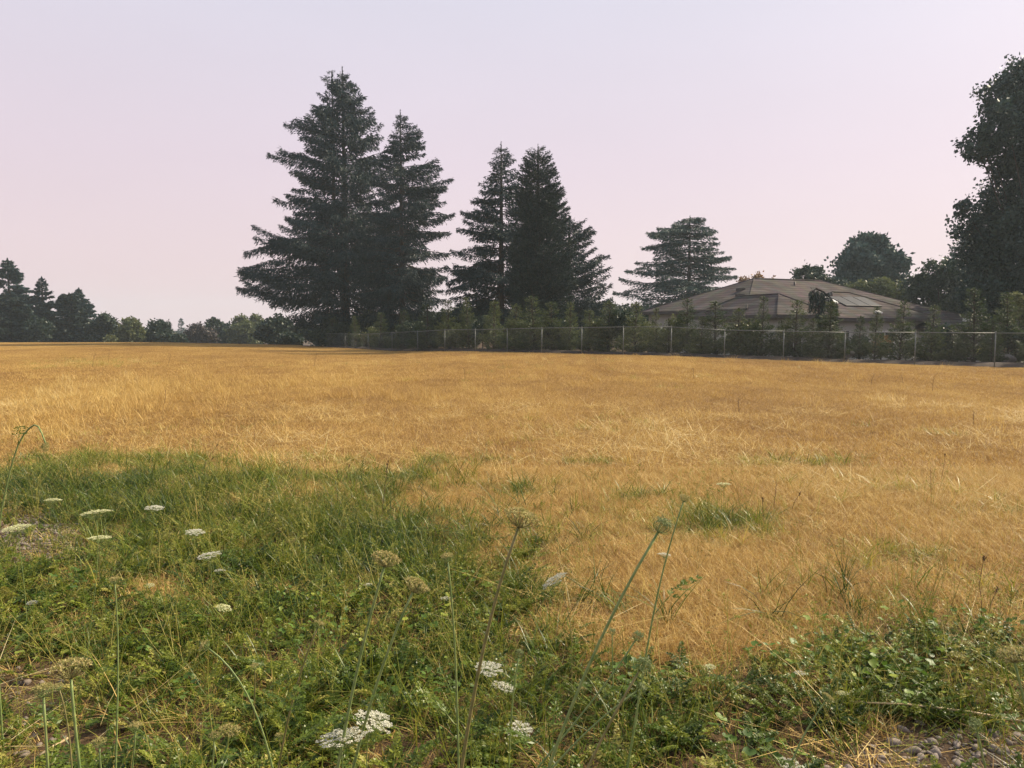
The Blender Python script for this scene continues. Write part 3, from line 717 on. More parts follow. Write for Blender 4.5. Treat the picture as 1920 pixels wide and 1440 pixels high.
# ------------------------------------------------------------------ house
XA = Vector((.906, .423, 0)); YA = Vector((-.423, .906, 0))
HY = math.atan2(.423, .906)
house = thing('house', (14.2, 47, -.6), 'low house with brown shingle hip roofs behind the young conifers', 'house', None, HY)
hinv = Matrix.Translation(house.location) @ Matrix.Rotation(HY, 4, 'Z'); hinv = hinv.inverted()
def loc_of(x, y): return hinv @ Vector((x, y, 0))
def hip(cx, cy, W, D, eave, ridge, wall_out=.55):
    """hip block, near corner (cx, cy) in world, W along the lit front, D along the left side; z in world"""
    q = loc_of(cx, cy); x0, y0 = q.x, q.y; e, rz = eave + .6, ridge + .6; z0 = -.9
    w = wall_out
    b = MB(); b.box((x0 + w, y0 + w, z0), (x0 + W - w, y0 + D - w, e - .02)); link('wall', b.mesh('wall', M['wall']), house)
    m = min(W, D) / 2
    if W >= D: A, B = (x0 + m, y0 + D / 2, rz), (x0 + W - m, y0 + D / 2, rz)
    else: A, B = (x0 + W / 2, y0 + m, rz), (x0 + W / 2, y0 + D - m, rz)
    c = [(x0, y0, e), (x0 + W, y0, e), (x0 + W, y0 + D, e), (x0, y0 + D, e)]
    b = MB()
    if W >= D:
        b.quad(c[0], c[1], B, A); b.quad(c[1], c[2], B); b.quad(c[2], c[3], A, B); b.quad(c[3], c[0], A)
    else:
        b.quad(c[0], c[1], A); b.quad(c[1], c[2], B, A); b.quad(c[2], c[3], B); b.quad(c[3], c[0], A, B)
    lo_ = [(p[0], p[1], e - .03) for p in c]; b.quad(*reversed(lo_))
    rf = link('roof', b.mesh('roof', M['roof']), house)
    b = MB()
    for k in range(4):                   # fascia boards
        p, q2 = Vector(c[k]), Vector(c[(k + 1) % 4]); d = (q2 - p).normalized(); nn = Vector((d.y, -d.x, 0)) * .03
        b.quad(p + nn + Vector((0, 0, -.2)), q2 + nn + Vector((0, 0, -.2)), q2 + nn + Vector((0, 0, .02)), p + nn + Vector((0, 0, .02)))
        b.quad(p + nn + Vector((0, 0, .02)), q2 + nn + Vector((0, 0, .02)), q2 + Vector((0, 0, .02)), p + Vector((0, 0, .02)))
    link('fascia', b.mesh('fascia', M['trim']), rf)
    b = MB(); b.tube([A, B], .07, 6)
    for p in c: b.tube([p, A if (Vector(p) - Vector(A)).length < (Vector(p) - Vector(B)).length else B], .05, 5)
    link('ridge_cap', b.mesh('ridge_cap', M['roof']), rf)
    return rf, x0, y0, e
rA, ax, ay, ae = hip(14.2, 47, 18, 11.5, 2.75, 5.05)
rB, bx, by, be = hip(15.0, 43.9, 4.6, 8, 2.35, 3.65)
rC, cx, cy, ce = hip(19.2, 46.0, 9.5, 8, 2.2, 3.95)
rD, dx, dy, de = hip(27.0, 47.3, 7.0, 8, 1.75, 2.75)
rE, ex, ey, ee = hip(30.0, 45.0, 3.2, 4.5, 1.6, 2.15, .35)
def window(x0, x1, z0, z1, y, frame='white', axis='x'):
    """window on a front wall (plane y) with frame and pane, local house coordinates"""
    T = (lambda x, yy, z: (x, yy, z)) if axis == 'x' else (lambda x, yy, z: (yy, x, z))
    b = MB(); t = .07
    for (p, q) in (((x0 - t, z0 - t), (x1 + t, z0)), ((x0 - t, z1), (x1 + t, z1 + t)), ((x0 - t, z0), (x0, z1)), ((x1, z0), (x1 + t, z1))):
        A, B = T(p[0], y - .06, p[1]), T(q[0], y + .02, q[1])
        b.box(tuple(map(min, A, B)), tuple(map(max, A, B)))
    wd = link('window', b.mesh('window', M[frame]), house)
    b = MB(); A, B = T(x0, y - .03, z0), T(x1, y - .02, z1); b.box(tuple(map(min, A, B)), tuple(map(max, A, B)))
    link('pane', b.mesh('pane', M['glass']), wd)
    if x1 - x0 > 1.0:
        b = MB(); xm = (x0 + x1) / 2; A, B = T(xm - .03, y - .05, z0), T(xm + .03, y - .01, z1); b.box(tuple(map(min, A, B)), tuple(map(max, A, B)))
        link('mullion', b.mesh('mullion', M[frame]), wd)
window(cx + .9, cx + 1.6, .3, 1.95, cy + .55, 'trim')
window(cx + 4.0, cx + 5.6, .5, 1.95, cy + .55)
window(dx + 1.2, dx + 2.6, .2, 1.45, dy + .55)
window(ex + .7, ex + 2.3, .15, 1.35, ey + .35)
window(ay + 2.5, ay + 4.2, .8, 2.2, ax + .55, 'white', 'y')
window(ay + 7.0, ay + 8.5, .8, 2.2, ax + .55, 'white', 'y')
window(bx + 1.2, bx + 2.4, .7, 2.0, by + .55)
window(by + 1.6, by + 2.8, .7, 2.0, bx + .55, 'white', 'y')
def slope_box(rf, name, u, v, x0, y0, e, ridge_rise, run, su, sv, th, mat):
    """something lying on the front slope: u along the eave, v up the slope (m)"""
    ang = math.atan2(ridge_rise, run)
    Mx = Matrix.Translation((x0 + u, y0 + v * math.cos(ang), e + v * math.sin(ang) + .02)) @ Matrix.Rotation(ang, 4, 'X')
    b = MB(); b.box((0, 0, 0), (su, sv, th), Mx); return link(name, b.mesh(name, M[mat]), rf)
for j in range(3):
    pnl = slope_box(rC, 'solar_panel', 2.7 + j * 1.08, 1.9, cx, cy, ce, 1.75, 4, 1.0, 1.5, .06, 'panel')
    slope_box(pnl, 'panel_frame', 2.68 + j * 1.08, 1.84, cx, cy, ce, 1.75, 4, 1.04, .06, .07, 'trim')
slope_box(rC, 'skylight', 2.1, 2.2, cx, cy, ce, 1.75, 4, .32, 1.0, .10, 'white')
slope_box(rC, 'roof_vent', 4.2, .6, cx, cy, ce, 1.75, 4, .34, .3, .12, 'white')
slope_box(rD, 'roof_vent', 2.2, .8, dx, dy, de, 1.0, 3.5, .3, .3, .14, 'white')
# vents on the left slope of the main roof, and a vent pipe
for (u, v) in ((4.2, 3.4), (3.0, 2.3)):
    z = ae + v * 2.3 / 5.75
    b = MB(); b.box((ax + v - .2, ay + u, z - .04), (ax + v + .2, ay + u + .45, z + .16)); link('roof_vent', b.mesh('roof_vent', M['trim']), rA)
b = MB(); b.tube([(ax + 8.4, ay + 4.6, ae + 1.3), (ax + 8.4, ay + 4.6, ae + 2.1)], .07, 8); link('vent_pipe', b.mesh('vent_pipe', M['trim'], True), rA)
b = MB(); b.tube([(dx + .62, dy + .48, -.9), (dx + .62, dy + .48, de - .05)], .06, 8); link('downpipe', b.mesh('downpipe', M['trim'], True), house)

# weeping conifer in front of the roof
def weeping():
    Y = 43.0; b0 = at(1545, 668, Y); r = np.random.default_rng(77)
    o = thing('weeping_conifer', (b0.x, b0.y, tz(b0.x, b0.y)), 'weeping conifer with hanging curtains of foliage before the house roof', 'tree')
    pts = [at(x, y, Y) for x, y in ((1540, 668), (1538, 620), (1536, 580), (1530, 556), (1524, 546), (1530, 541), (1545, 548), (1560, 562), (1567, 578))]
    z = np.array([[p.x - b0.x, 0, p.z - o.location.z] for p in pts])
    z[0, 2] = -.1
    V, F = tubes_np(z[None], np.linspace(.11, .03, len(z))[None], 7)
    link('trunk', mesh_np('trunk', V, F, M['bark'], None, True), o)
    P, D, Ln = [], [], []
    for k in range(90):
        s = r.random() * (len(z) - 1.001); i = max(int(s), 1); f = s - int(s)
        p = z[i] * (1 - f) + z[min(i + 1, len(z) - 1)] * f + r.normal(0, .10, 3) * np.array([1, 1.5, .4])
        ln = r.uniform(.3, 1.25) * (1 if i > 2 else .6); m = int(ln * 34)
        t = r.random(m)
        q = np.stack([p[0] + r.normal(0, .035, m), p[1] + r.normal(0, .035, m), p[2] - t * ln], -1); P.append(q)
        d = r.normal(0, .5, (m, 3)); d[:, 2] -= 1.1; D.append(d)
    P, D = np.concatenate(P), np.concatenate(D); n = len(P)
    V, F, T = diamonds(P, D, r.uniform(.10, .24, n), r.uniform(.016, .032, n), r, r.random(n))
    link('foliage', mesh_np('foliage', V, F, M['fir'], T), o)
weeping()

# ------------------------------------------------------------------ garden shrubs and rocks behind the fence
def small_shrub(name, seed, px, py, Y, w, h, cmat, label, n=1500, size=.10):
    b = at(px, py, Y); g = tz(b.x, b.y); r = np.random.default_rng(seed)
    R = w / 2
    lob = [(r.uniform(-.5, .5) * R, r.uniform(-.4, .4) * R, h * r.uniform(.35, .75), R * r.uniform(.45, .7)) for k in range(5)]
    t, c = leafy(seed, lob, n, size, trunk_r=.04, shell=.3, squash=.8)
    return put_tree(name, (b.x, b.y, g + .1), t, c, cmat, label, 'shrub', cname='foliage')
small_shrub('garden_shrub', 87, 1612, 655, 39.2, 1.5, 1.3, 'broad', 'dark green shrub against the pale wall beside the dark window', 2200)
small_shrub('garden_shrub', 81, 1652, 662, 38.5, 1.5, 1.1, 'russet', 'russet brown shrub below the solar panels')
small_shrub('garden_shrub', 82, 1790, 665, 36.5, 1.6, 1.5, 'oak', 'dark rounded shrub beside the downpipe of the house')
small_shrub('garden_shrub', 83, 1880, 645, 39, 1.2, 1.3, 'russet', 'reddish shrub under the last window of the house')
small_shrub('garden_shrub', 84, 1845, 672, 34.5, .9, .8, 'lime', 'yellow-green shrub next to the second last fence post', 1000)
small_shrub('garden_shrub', 85, 1712, 655, 38, 1.3, 1.0, 'young', 'low olive shrub behind the small flat stone')
small_shrub('garden_shrub', 86, 1215, 640, 45.5, 1.6, 2.0, 'lightbroad', 'light green shrub with a yellow flush near the roof end')
for k_, (px_, Yo, w_, h_, m_) in enumerate([(640, 3.4, 2.6, 2.3, 'broad'), (690, 3.2, 2.2, 1.8, 'lightbroad'), (780, 3.6, 2.6, 2.6, 'broad'), (858, 3.0, 1.8, 1.9, 'lightbroad'), (905, 3.6, 2.2, 2.4, 'broad'), (985, 3.4, 2.0, 2.0, 'lightbroad'), (1050, 3.5, 2.2, 2.2, 'broad'), (1125, 3.2, 2.0, 1.9, 'lightbroad'),
      (1168, 3.6, 2.2, 2.6, 'broad'), (1262, 3.8, 2.0, 2.4, 'lightbroad'), (1395, 3.4, 1.7, 2.0, 'lightbroad'), (1760, 3.4, 1.6, 1.7, 'oak'), (1905, 3.2, 1.5, 2.0, 'broad')]):
    small_shrub('hedge_shrub', 700 + k_, px_, 640, fence_y(px_) + Yo, w_, h_, m_, ('pale leafy shrub filling the hedge ' if m_ == 'lightbroad' else 'dark leafy shrub filling the hedge ') + ('below the spruces' if px_ < 1150 else 'in front of the house'), 3600, .13)['group'] = ('pale' if m_ == 'lightbroad' else 'dark') + ' hedge shrubs ' + ('below the spruces' if px_ < 1150 else 'by the house')
def lime_spikes():
    b = at(1858, 668, 34.6); r = np.random.default_rng(5)
    o = thing('upright_grass', (b.x, b.y, tz(b.x, b.y) + .05), 'upright clump of bright yellow-green blades behind the fence', 'grass clump')
    n = 90; P = np.stack([r.normal(0, .09, n), r.normal(0, .09, n), np.zeros(n)], -1); D = r.normal(0, .16, (n, 3)); D[:, 2] = 1
    V, F, T = diamonds(P, D, r.uniform(.5, 1.15, n), r.uniform(.014, .024, n), r, r.random(n))
    link('blade', mesh_np('blades', V, F, M['lime'], T), o)
lime_spikes()
def rock(seed, px, py, Y, w, h, label, mat='rock', grp=None):
    r = np.random.default_rng(seed); b = at(px, py, Y)
    import bmesh
    bm = bmesh.new(); bmesh.ops.create_icosphere(bm, subdivisions=3, radius=.5)
    ph = r.uniform(0, 6, 6)
    for v in bm.verts:
        c = v.co; k = 1 + .16 * math.sin(5 * c.x + ph[0]) * math.sin(6 * c.y + ph[1]) + .12 * math.sin(9 * c.z + 7 * c.x + ph[2]) + .07 * math.sin(17 * c.y + ph[3])
        v.co = Vector((c.x * k * w, c.y * k * w * .8, max(c.z * k * h, -.35 * h)))
    me = bpy.data.meshes.new('boulder'); bm.to_mesh(me); bm.free(); me.materials.append(M[mat])
    o = link('boulder', me, None, (b.x, b.y, tz(b.x, b.y) + h * .32 + .12)); tag(o, label, 'boulder', grp)
rock(1, 1520, 652, 39.5, 1.0, .5, 'pale grey boulder beside the yellowing young conifer')
rock(2, 1576, 668, 37.5, 1.3, .6, 'broad flat-topped boulder by a fence post')
rock(3, 1728, 667, 36, .75, .2, 'thin flat pale stone behind the fence')
rock(4, 1882, 672, 33.6, .8, .5, 'grey domed boulder beside the bright upright grass')
rock(5, 1225, 655, 43.5, .8, .45, 'white boulder half hidden under the young conifers')
rock(6, 1126, 657, 45.5, .7, .4, 'small pale boulder near the end of the mulch bed')

# ------------------------------------------------------------------ grass, herbs and stones: prototypes and scattering
def proto_collection(name, meshes):
    col = bpy.data.collections.new(name)          # source shapes for the instancer, not placed in the scene themselves
    for i, me in enumerate(meshes):
        o = bpy.data.objects.new('%s_source_%02d' % (name, i), me); col.objects.link(o)
    return col
def scatter(name, col, pts, rot, scl, idx, tone, label, cat=None):
    me = bpy.data.meshes.new(name); n = len(pts)
    me.vertices.add(n); me.vertices.foreach_set('co', np.ascontiguousarray(pts, np.float32).ravel())
    for nm, ty, key, val in (('rot', 'FLOAT_VECTOR', 'vector', rot), ('scl', 'FLOAT_VECTOR', 'vector', scl), ('idx', 'INT', 'value', idx), ('tone', 'FLOAT', 'value', tone)):
        a = me.attributes.new(nm, ty, 'POINT')
        a.data.foreach_set(key, np.ascontiguousarray(val, np.int32 if ty == 'INT' else np.float32).ravel())
    o = link(name, me); tag(o, label, None, None, 'stuff')
    ng = bpy.data.node_groups.new(name + '_scatter', 'GeometryNodeTree')
    ng.interface.new_socket('Geometry', in_out='INPUT', socket_type='NodeSocketGeometry')
    ng.interface.new_socket('Geometry', in_out='OUTPUT', socket_type='NodeSocketGeometry')
    nd = ng.nodes.new
    gi, go = nd('NodeGroupInput'), nd('NodeGroupOutput')
    ci = nd('GeometryNodeCollectionInfo'); ci.inputs['Collection'].default_value = col
    ci.inputs['Separate Children'].default_value = True; ci.inputs['Reset Children'].default_value = True
    ip = nd('GeometryNodeInstanceOnPoints'); ip.inputs['Pick Instance'].default_value = True
    def na(nm, ty):
        q = nd('GeometryNodeInputNamedAttribute'); q.data_type = ty; q.inputs['Name'].default_value = nm; return q.outputs['Attribute']
    ng.links.new(gi.outputs[0], ip.inputs['Points']); ng.links.new(ci.outputs[0], ip.inputs['Instance'])
    ng.links.new(na('idx', 'INT'), ip.inputs['Instance Index'])
    e2r = nd('FunctionNodeEulerToRotation'); ng.links.new(na('rot', 'FLOAT_VECTOR'), e2r.inputs[0]); ng.links.new(e2r.outputs[0], ip.inputs['Rotation'])
    ng.links.new(na('scl', 'FLOAT_VECTOR'), ip.inputs['Scale'])
    ng.links.new(ip.outputs[0], go.inputs[0])
    md = o.modifiers.new('scatter', 'NODES'); md.node_group = ng
    return o
def blades(seed, n, radius, h0, h1, w, lean=.35, curl=.5, mat='dry', tint=(0, .6), flat=0.0, K=3, square=False):
    """a tuft: each blade a tapering strip of K segments that leans and curls over"""
    r = np.random.default_rng(seed)
    rad = radius * np.sqrt(r.random(n)); th = r.random(n) * 6.283
    p = np.stack([rad * np.cos(th), rad * np.sin(th), np.full(n, -.01)], -1)
    if square: p[:, :2] = (r.random((n, 2)) - .5) * radius
    a = r.random(n) * 6.283
    d = np.stack([np.cos(a), np.sin(a), 0 * a], -1)
    h = r.uniform(h0, h1, n) * (.6 + .4 * r.random(n)); ln = np.abs(r.normal(lean, lean * .6, n)); cu = np.abs(r.normal(curl, curl * .5, n))
    fl = r.random(n) < flat
    ln = np.where(fl, r.uniform(1.2, 2.6, n), ln); 
    wv = np.stack([-np.sin(a), np.cos(a), 0 * a], -1) * (w * (.6 + .8 * r.random(n)))[:, None] * .5
    tw = r.normal(0, .7, n)
    wv = wv * np.cos(tw)[:, None] + d * (np.sin(tw) * w * .5)[:, None]
    Vs = []
    for k in range(K + 1):
        s = k / K
        c = p + d * (h * (ln * s + cu * s * s * .8))[:, None]
        zz = h * s * np.where(fl, .25, 1.0) / np.sqrt(1 + (cu * s)**2 * 1.6)
        c = c + np.array([0, 0, 1.]) * zz[:, None]
        if k < K:
            f = (1 - s)**.7
            Vs += [c - wv * f, c + wv * f]
        else: Vs.append(c)
    V = np.stack(Vs, 1); m = 2 * K + 1
    base = np.arange(n)[:, None] * m
    F = []
    for k in range(K - 1):
        q = np.array([2 * k, 2 * k + 1, 2 * k + 3, 2 * k + 2]); F.append(base + q)
    F = np.concatenate(F).reshape(-1, 4)
    Ft = (base + np.array([2 * K - 2, 2 * K - 1, 2 * K, 2 * K])).reshape(-1, 4)
    t0 = tint[0] + (tint[1] - tint[0]) * r.random(n)
    me = bpy.data.meshes.new('tuft')
    Vf = V.reshape(-1, 3)
    tri = Ft[:, :3]
    T = np.concatenate([F[:, [0, 1, 2]], F[:, [0, 2, 3]], tri])
    return mesh_np('tuft', Vf, T, M[mat], np.repeat(t0, m))
def frond_geo(r, length, spread=.5, pairs=7, rise=.7, lw=.006):
    """one feathery pinnate carrot leaf: rachis that arches, side pinnae, thin pinnules"""
    P, D, Ln, W = [], [], [], []
    for i in range(pairs):
        s = .28 + .72 * (i + .5) / pairs
        x = length * s; z = length * (rise * s - .45 * s * s)
        pl = length * .36 * (1.15 - s)
        for sd in (-1, 1):
            a = .75 + r.normal(0, .12)
            dx, dy = math.cos(a), sd * math.sin(a)
            m = 4
            for j in range(m):
                t = (j + .6) / m
                bx, by = x + dx * pl * t, dy * pl * t
                for s2 in (-1, 1):
                    P.append((bx, by, z + .10 * pl * t + r.normal(0, .002)))
                    ang = math.atan2(dy, dx) + s2 * r.uniform(.5, .9)
                    D.append((math.cos(ang), math.sin(ang), r.normal(.15, .3)))
                    Ln.append(pl * .42 * (1.1 - t) + length * .02); W.append(lw * r.uniform(.6, 1.1))
            P.append((x, 0, z)); D.append((dx, dy, .1)); Ln.append(pl); W.append(lw * .35)
    for i in range(5):                    # rachis pieces
        s0, s1 = i / 5, (i + 1.05) / 5
        f = lambda s: np.array([length * s, 0, length * (rise * s - .45 * s * s)])
        a, b = f(s0), f(s1)
        P.append(tuple(a)); D.append(tuple(b - a)); Ln.append(float(np.linalg.norm(b - a))); W.append(lw * .5)
    P.append((length * .95, 0, length * (rise * .95 - .41))); D.append((1, 0, -.1)); Ln.append(length * .12); W.append(lw)
    return np.array(P), np.array(D), np.array(Ln), np.array(W)
def diamonds_flat(p, d, ln, wd, r, tint):
    """leaf-shaped faces that lie roughly level across their direction"""
    d = nrm(d); up = np.array([0, 0, 1.]) + r.normal(0, .35, (len(p), 3))
    side = nrm(np.cross(d, up)) * wd[:, None]
    V = np.stack([p, p + d * (ln * .4)[:, None] + side, p + d * ln[:, None], p + d * (ln * .4)[:, None] - side], 1).reshape(-1, 3)
    return V, np.arange(len(p) * 4).reshape(-1, 4), np.repeat(tint, 4)
def rosette(seed, nf, l0, l1, mat='fern', stalks=0):
    r = np.random.default_rng(seed); Vs, Fs, Ts = [], [], []; off = 0
    for k in range(nf):
        P, D, Ln, W = frond_geo(r, r.uniform(l0, l1), rise=r.uniform(.5, 1.5))
        a = r.random() * 6.283; R = np.array([[math.cos(a), -math.sin(a), 0], [math.sin(a), math.cos(a), 0], [0, 0, 1]])
        P, D = P @ R.T + np.array([r.normal(0, .02), r.normal(0, .02), 0]), D @ R.T
        V, F, T = diamonds_flat(P, D, Ln, W, r, np.full(len(P), np.clip(r.normal(.35, .2), 0, 1)) + r.normal(0, .05, len(P)))
        Vs.append(V); Fs.append(F + off); Ts.append(T); off += len(V)
    return mesh_np('rosette', np.concatenate(Vs), np.concatenate(Fs), M[mat], np.clip(np.concatenate(Ts), 0, 1))
def stalks(seed, n, radius, h0, h1, w):
    """thin branching carrot stems with little bristly tips"""
    r = np.random.default_rng(seed); paths, rads, P, D, Ln, W = [], [], [], [], [], []
    s = np.linspace(0, 1, 5)[:, None]
    for k in range(n):
        a, q = r.random() * 6.283, radius * r.random(); b0 = np.array([q * math.cos(a), q * math.sin(a), -.01]); h = r.uniform(h0, h1)
        tip = b0 + np.array([r.normal(0, .3) * h, r.normal(0, .3) * h, h]); mid = b0 + (tip - b0) * .5 + r.normal(0, .05, 3) * h
        c = (1 - s)**2 * b0 + 2 * s * (1 - s) * mid + s**2 * tip; paths.append(c); rads.append(w * (1 - .5 * s[:, 0]))
        tips = [tip]
        for j in range(2):
            f = c[2 + j]; e_ = f + np.array([r.normal(0, .22) * h, r.normal(0, .22) * h, r.uniform(.15, .35) * h]); paths.append(f + (e_ - f) * s); rads.append(w * .6 * (1 - .4 * s[:, 0])); tips.append(e_)
        for t_ in tips:
            for j in range(12):
                d = r.normal(0, 1, 3); d[2] = abs(d[2]) * .8; P.append(t_); D.append(d); Ln.append(r.uniform(.006, .018)); W.append(.0013)
    V, F = tubes_np(np.array(paths), np.array(rads), 3)
    V2, F2, T2 = diamonds(np.array(P), np.array(D), np.array(Ln), np.array(W), r, r.random(len(P)) * .5 + .4)
    return mesh_np('stalks', np.concatenate([V, V2]), np.concatenate([F, F2 + len(V)]), M['fern'], np.concatenate([np.full(len(V), .72), T2]))
def round_leaves(seed, n, radius, l0, l1, h0, h1):
    """patch of round mallow / clover leaves on thin stalks"""
    r = np.random.default_rng(seed); V, F, T = [], [], []
    for k in range(n):
        a, q = r.random() * 6.283, radius * math.sqrt(r.random())
        c = np.array([q * math.cos(a), q * math.sin(a), r.uniform(h0, h1)]); R = r.uniform(l0, l1) / 2
        nv = nrm(np.array([r.normal(0, .35), r.normal(0, .35), 1.]))
        u = nrm(np.cross(nv, np.array([.3, 1, .1]))); v = np.cross(nv, u)
        m = 9; i0 = len(V); V.append(c - nv * R * .18); t = np.clip(r.normal(.4, .2), 0, 1); T.append(t)
        for j in range(m):
            an = 6.283 * j / m + .35; rr_ = R * (1 + .08 * math.cos(5 * an)) * (.35 if j == 0 else 1)
            V.append(c + (u * math.cos(an) + v * math.sin(an)) * rr_ + nv * R * .08 * math.cos(3 * an)); T.append(t)
        for j in range(m): F.append((i0, i0 + 1 + j, i0 + 1 + (j + 1) % m))
        i1 = len(V); g = np.array([c[0] * .6, c[1] * .6, -.01]); sw = np.array([.0012, .0012, 0])
        V += [g - sw, g + sw, c]; T += [.2, .2, .2]; F.append((i1, i1 + 1, i1 + 2))
    return mesh_np('round_leaves', np.array(V), np.array(F), M['mallow'], np.array(T))

def sample(y0, y1, dens, margin=1.22, extra=.8):
    """random ground points in the wedge the camera looks at"""
    k = .665 * margin
    area = k * (y1**2 - y0**2) + 2 * extra * (y1 - y0)
    n = int(area * dens)
    n2 = int(n * 1.05)
    y = np.sqrt(y0**2 + (y1**2 - y0**2) * rng.random(n2))
    x = (rng.random(n2) * 2 - 1) * (k * y + extra)
    return x, y
def fence_depth(x, y):
    px, _ = topix(x, y, 0 * x)
    return np.interp(px, CPX, CYD)
def place(x, y, dz=0): return np.stack([x, y, terrain(x, y) + dz], -1)
def rots(n, tilt=.12):
    return np.stack([rng.normal(0, tilt, n), rng.normal(0, tilt, n), rng.random(n) * 6.283], -1)

# --- dry field grass
def tile(seed, size, per_m2, h0, h1, w, lean, curl, tint, flat, K):
    return blades(seed, int(per_m2 * size * size), size, h0, h1, w, lean, curl, 'dry', tint, flat, K=K, square=True)
NT, MT, FT = .14, .55, 1.1                # tile sizes near, middle, far
dry_near = [tile(400 + k, NT, d, .04, .15, .0036, .40, .7, (.05, .75), .30, 3) for k, d in enumerate((15000, 15000, 15000, 8000, 8000, 3000, 3000))]
dry_mid = [tile(410 + k, MT, 4800, .05, .10, .0064, .34, .6, (.05, .72), .28, 2) for k in range(5)]
dry_far = [tile(420 + k, FT, 1900, .05, .10, .0115, .28, .5, (.10, .68), .22, 2) for k in range(5)]
straw_lay = [blades(430 + k, 16, .16, .12, .34, .0042, .8, .5, 'dry', (.45, 1.0), .85) for k in range(4)]
pale_tall = [blades(436 + k, 46, .22, .16, .34, .0062, .30, .45, 'dry', (.45, .85), .05) for k in range(3)]
def grid(y0, y1, st, margin=1.22, extra=.8):
    ys = np.arange(y0, y1, st); k = .665 * margin
    xs = np.arange(-(k * y1 + extra), k * y1 + extra, st)
    X, Y = np.meshgrid(xs, ys); X, Y = X.ravel(), Y.ravel(); q = np.abs(X) < k * Y + extra
    return X[q] + rng.normal(0, st * .02, q.sum()), Y[q] + rng.normal(0, st * .02, q.sum())
def tone_at(x, y):
    a = fbm(x * .22 + 3, y * .10 + 11, 3); b = fbm(x * 1.1 + 30, y * .5 + 2, 3); c = fbm(x * .07 + 9, y * .05 + 1, 2)
    return (a - .5) * .55 + (b - .5) * .50 + (c - .5) * .35 + .02
P_, I_, S_, T_ = [], [], [], []
def add(x, y, i0, ni, smin, smax, tone, zs=None, dz=0):
    n = len(x)
    P_.append(place(x, y, dz)); I_.append(i0 + rng.integers(0, ni, n)); s = rng.uniform(smin, smax, n)
    S_.append(np.stack([s, s, s if zs is None else s * zs], -1)); T_.append(tone)
hscale = lambda x, y: .78 + .34 * fbm(x * .3 + 50, y * .18 + 20, 2)
x, y = grid(2.4, 8.6, NT); g = greenness(x, y); b = bareness(x, y)
cov = np.clip(1 - .86 * g, .06, 1) * (1 - .95 * b) * np.clip(.45 + 1.1 * fbm(x * 2.2, y * 2.2, 2), 0, 1) + rng.normal(0, .12, len(x))
for lo_, hi_, i0, ni in ((.68, 9, 0, 3), (.4, .68, 3, 2), (.13, .4, 5, 2)):
    k = (cov > lo_) & (cov <= hi_); add(x[k], y[k], i0, ni, .95, 1.15, rng.normal(.09, .03, k.sum()), hscale(x[k], y[k]))  # near tiles coloured paler to make up for the sward's self-shadow
x, y = grid(8.6, 22, MT); add(x, y, 7, 5, 1.04, 1.09, rng.normal(0, .015, len(x)), hscale(x, y))
edge = lambda x, y: fence_depth(x, y) + .1 + 6 * (topix(x, y, 0 * x)[0] < 560)
x, y = grid(24, 84, MT); k = (y < edge(x, y)) & (y > edge(x, y) - 2.4); add(x[k], y[k], 7, 5, 1.0, 1.06, rng.normal(0, .015, k.sum()), hscale(x[k], y[k]))
x, y = grid(22, 84, FT); k = y < edge(x, y) - 2.1; x, y = x[k], y[k]
add(x, y, 12, 5, 1.04, 1.09, rng.normal(0, .01, len(x)), hscale(x, y))
x, y = sample(2.6, 16, 20); k = rng.random(len(x)) < sstep(.46, .62, fbm(x * .9 + 12, y * .9 + 60, 3)) * (1 - .5 * greenness(x, y)); x, y = x[k], y[k]
add(x, y, 17, 4, .7, 1.3, .05 + rng.normal(0, .1, len(x)), None, .02)
# taller pale grass standing in the left middle of the field
x, y = sample(8, 40, 7); px, py = topix(x, y, 0 * x)
k = rng.random(len(x)) < np.clip(1.4 * blobs(px, py, [(260, 755, 170, 26, 1), (700, 745, 160, 16, .35), (60, 800, 80, 30, .5), (480, 720, 200, 14, .35)]) * (fbm(x * .7, y * .5, 3) * 1.6), 0, 1) + .03
x, y = x[k & (y < fence_depth(x, y) - .5)], y[k & (y < fence_depth(x, y) - .5)]
add(x, y, 21, 3, .8, 1.3, .0 + .6 * tone_at(x, y))
P_, I_, S_, T_ = map(np.concatenate, (P_, I_, S_, T_))
R_ = rots(len(P_), .14)
sq = I_ < 17                               # the square swards butt against each other: quarter turns only
R_[sq, :2] = 0; R_[sq, 2] = rng.integers(0, 4, sq.sum()) * (math.pi / 2)
scatter('dry_grass', proto_collection('dry_grass', dry_near + dry_mid + dry_far + straw_lay + pale_tall), P_, R_, S_, I_, T_, 'sun-dried golden grass covering the field')

# --- green grass
green_p = [blades(440 + k, 20, .06, .10, .32, .0068, .34, .9, 'green', (0, .6), .08) for k in range(6)] + \
          [blades(450 + k, 30, .09, .06, .14, .0048, .45, .8, 'green', (.1, .75), .25) for k in range(4)] + \
          [blades(456 + k, 14, .05, .22, .46, .0080, .28, .9, 'green', (0, .5), .0, K=4) for k in range(4)]
def thin(x, y):                           # lacy weeds take over from grass nearer the verge
    px, py = topix(x, y, 0 * x)
    return np.clip(1 - .55 * sstep(1000, 1090, py) + .6 * blobs(px, py, [(800, 1010, 170, 80, 1)]), 0, 1)
P_, I_, S_, T_ = [], [], [], []
x, y = sample(2.2, 9.5, 300); g = greenness(x, y); g = np.maximum(g, .5 * sstep(.66, .78, fbm(x * 1.1 + 8, y * 1.1 + 5, 3))); b = bareness(x, y)
k = rng.random(len(x)) < (g**1.3) * (1 - .95 * b) * np.clip(-.45 + 2.4 * fbm(x * 1.9 + 90, y * 1.9, 3), 0, 1) * thin(x, y); x, y, g = x[k], y[k], g[k]
tn = .30 * (1 - g) + (fbm(x * .8 + 4, y * .8 + 44, 3) - .5) * .6 + rng.normal(0, .07, len(x))
px, py = topix(x, y, 0 * x)
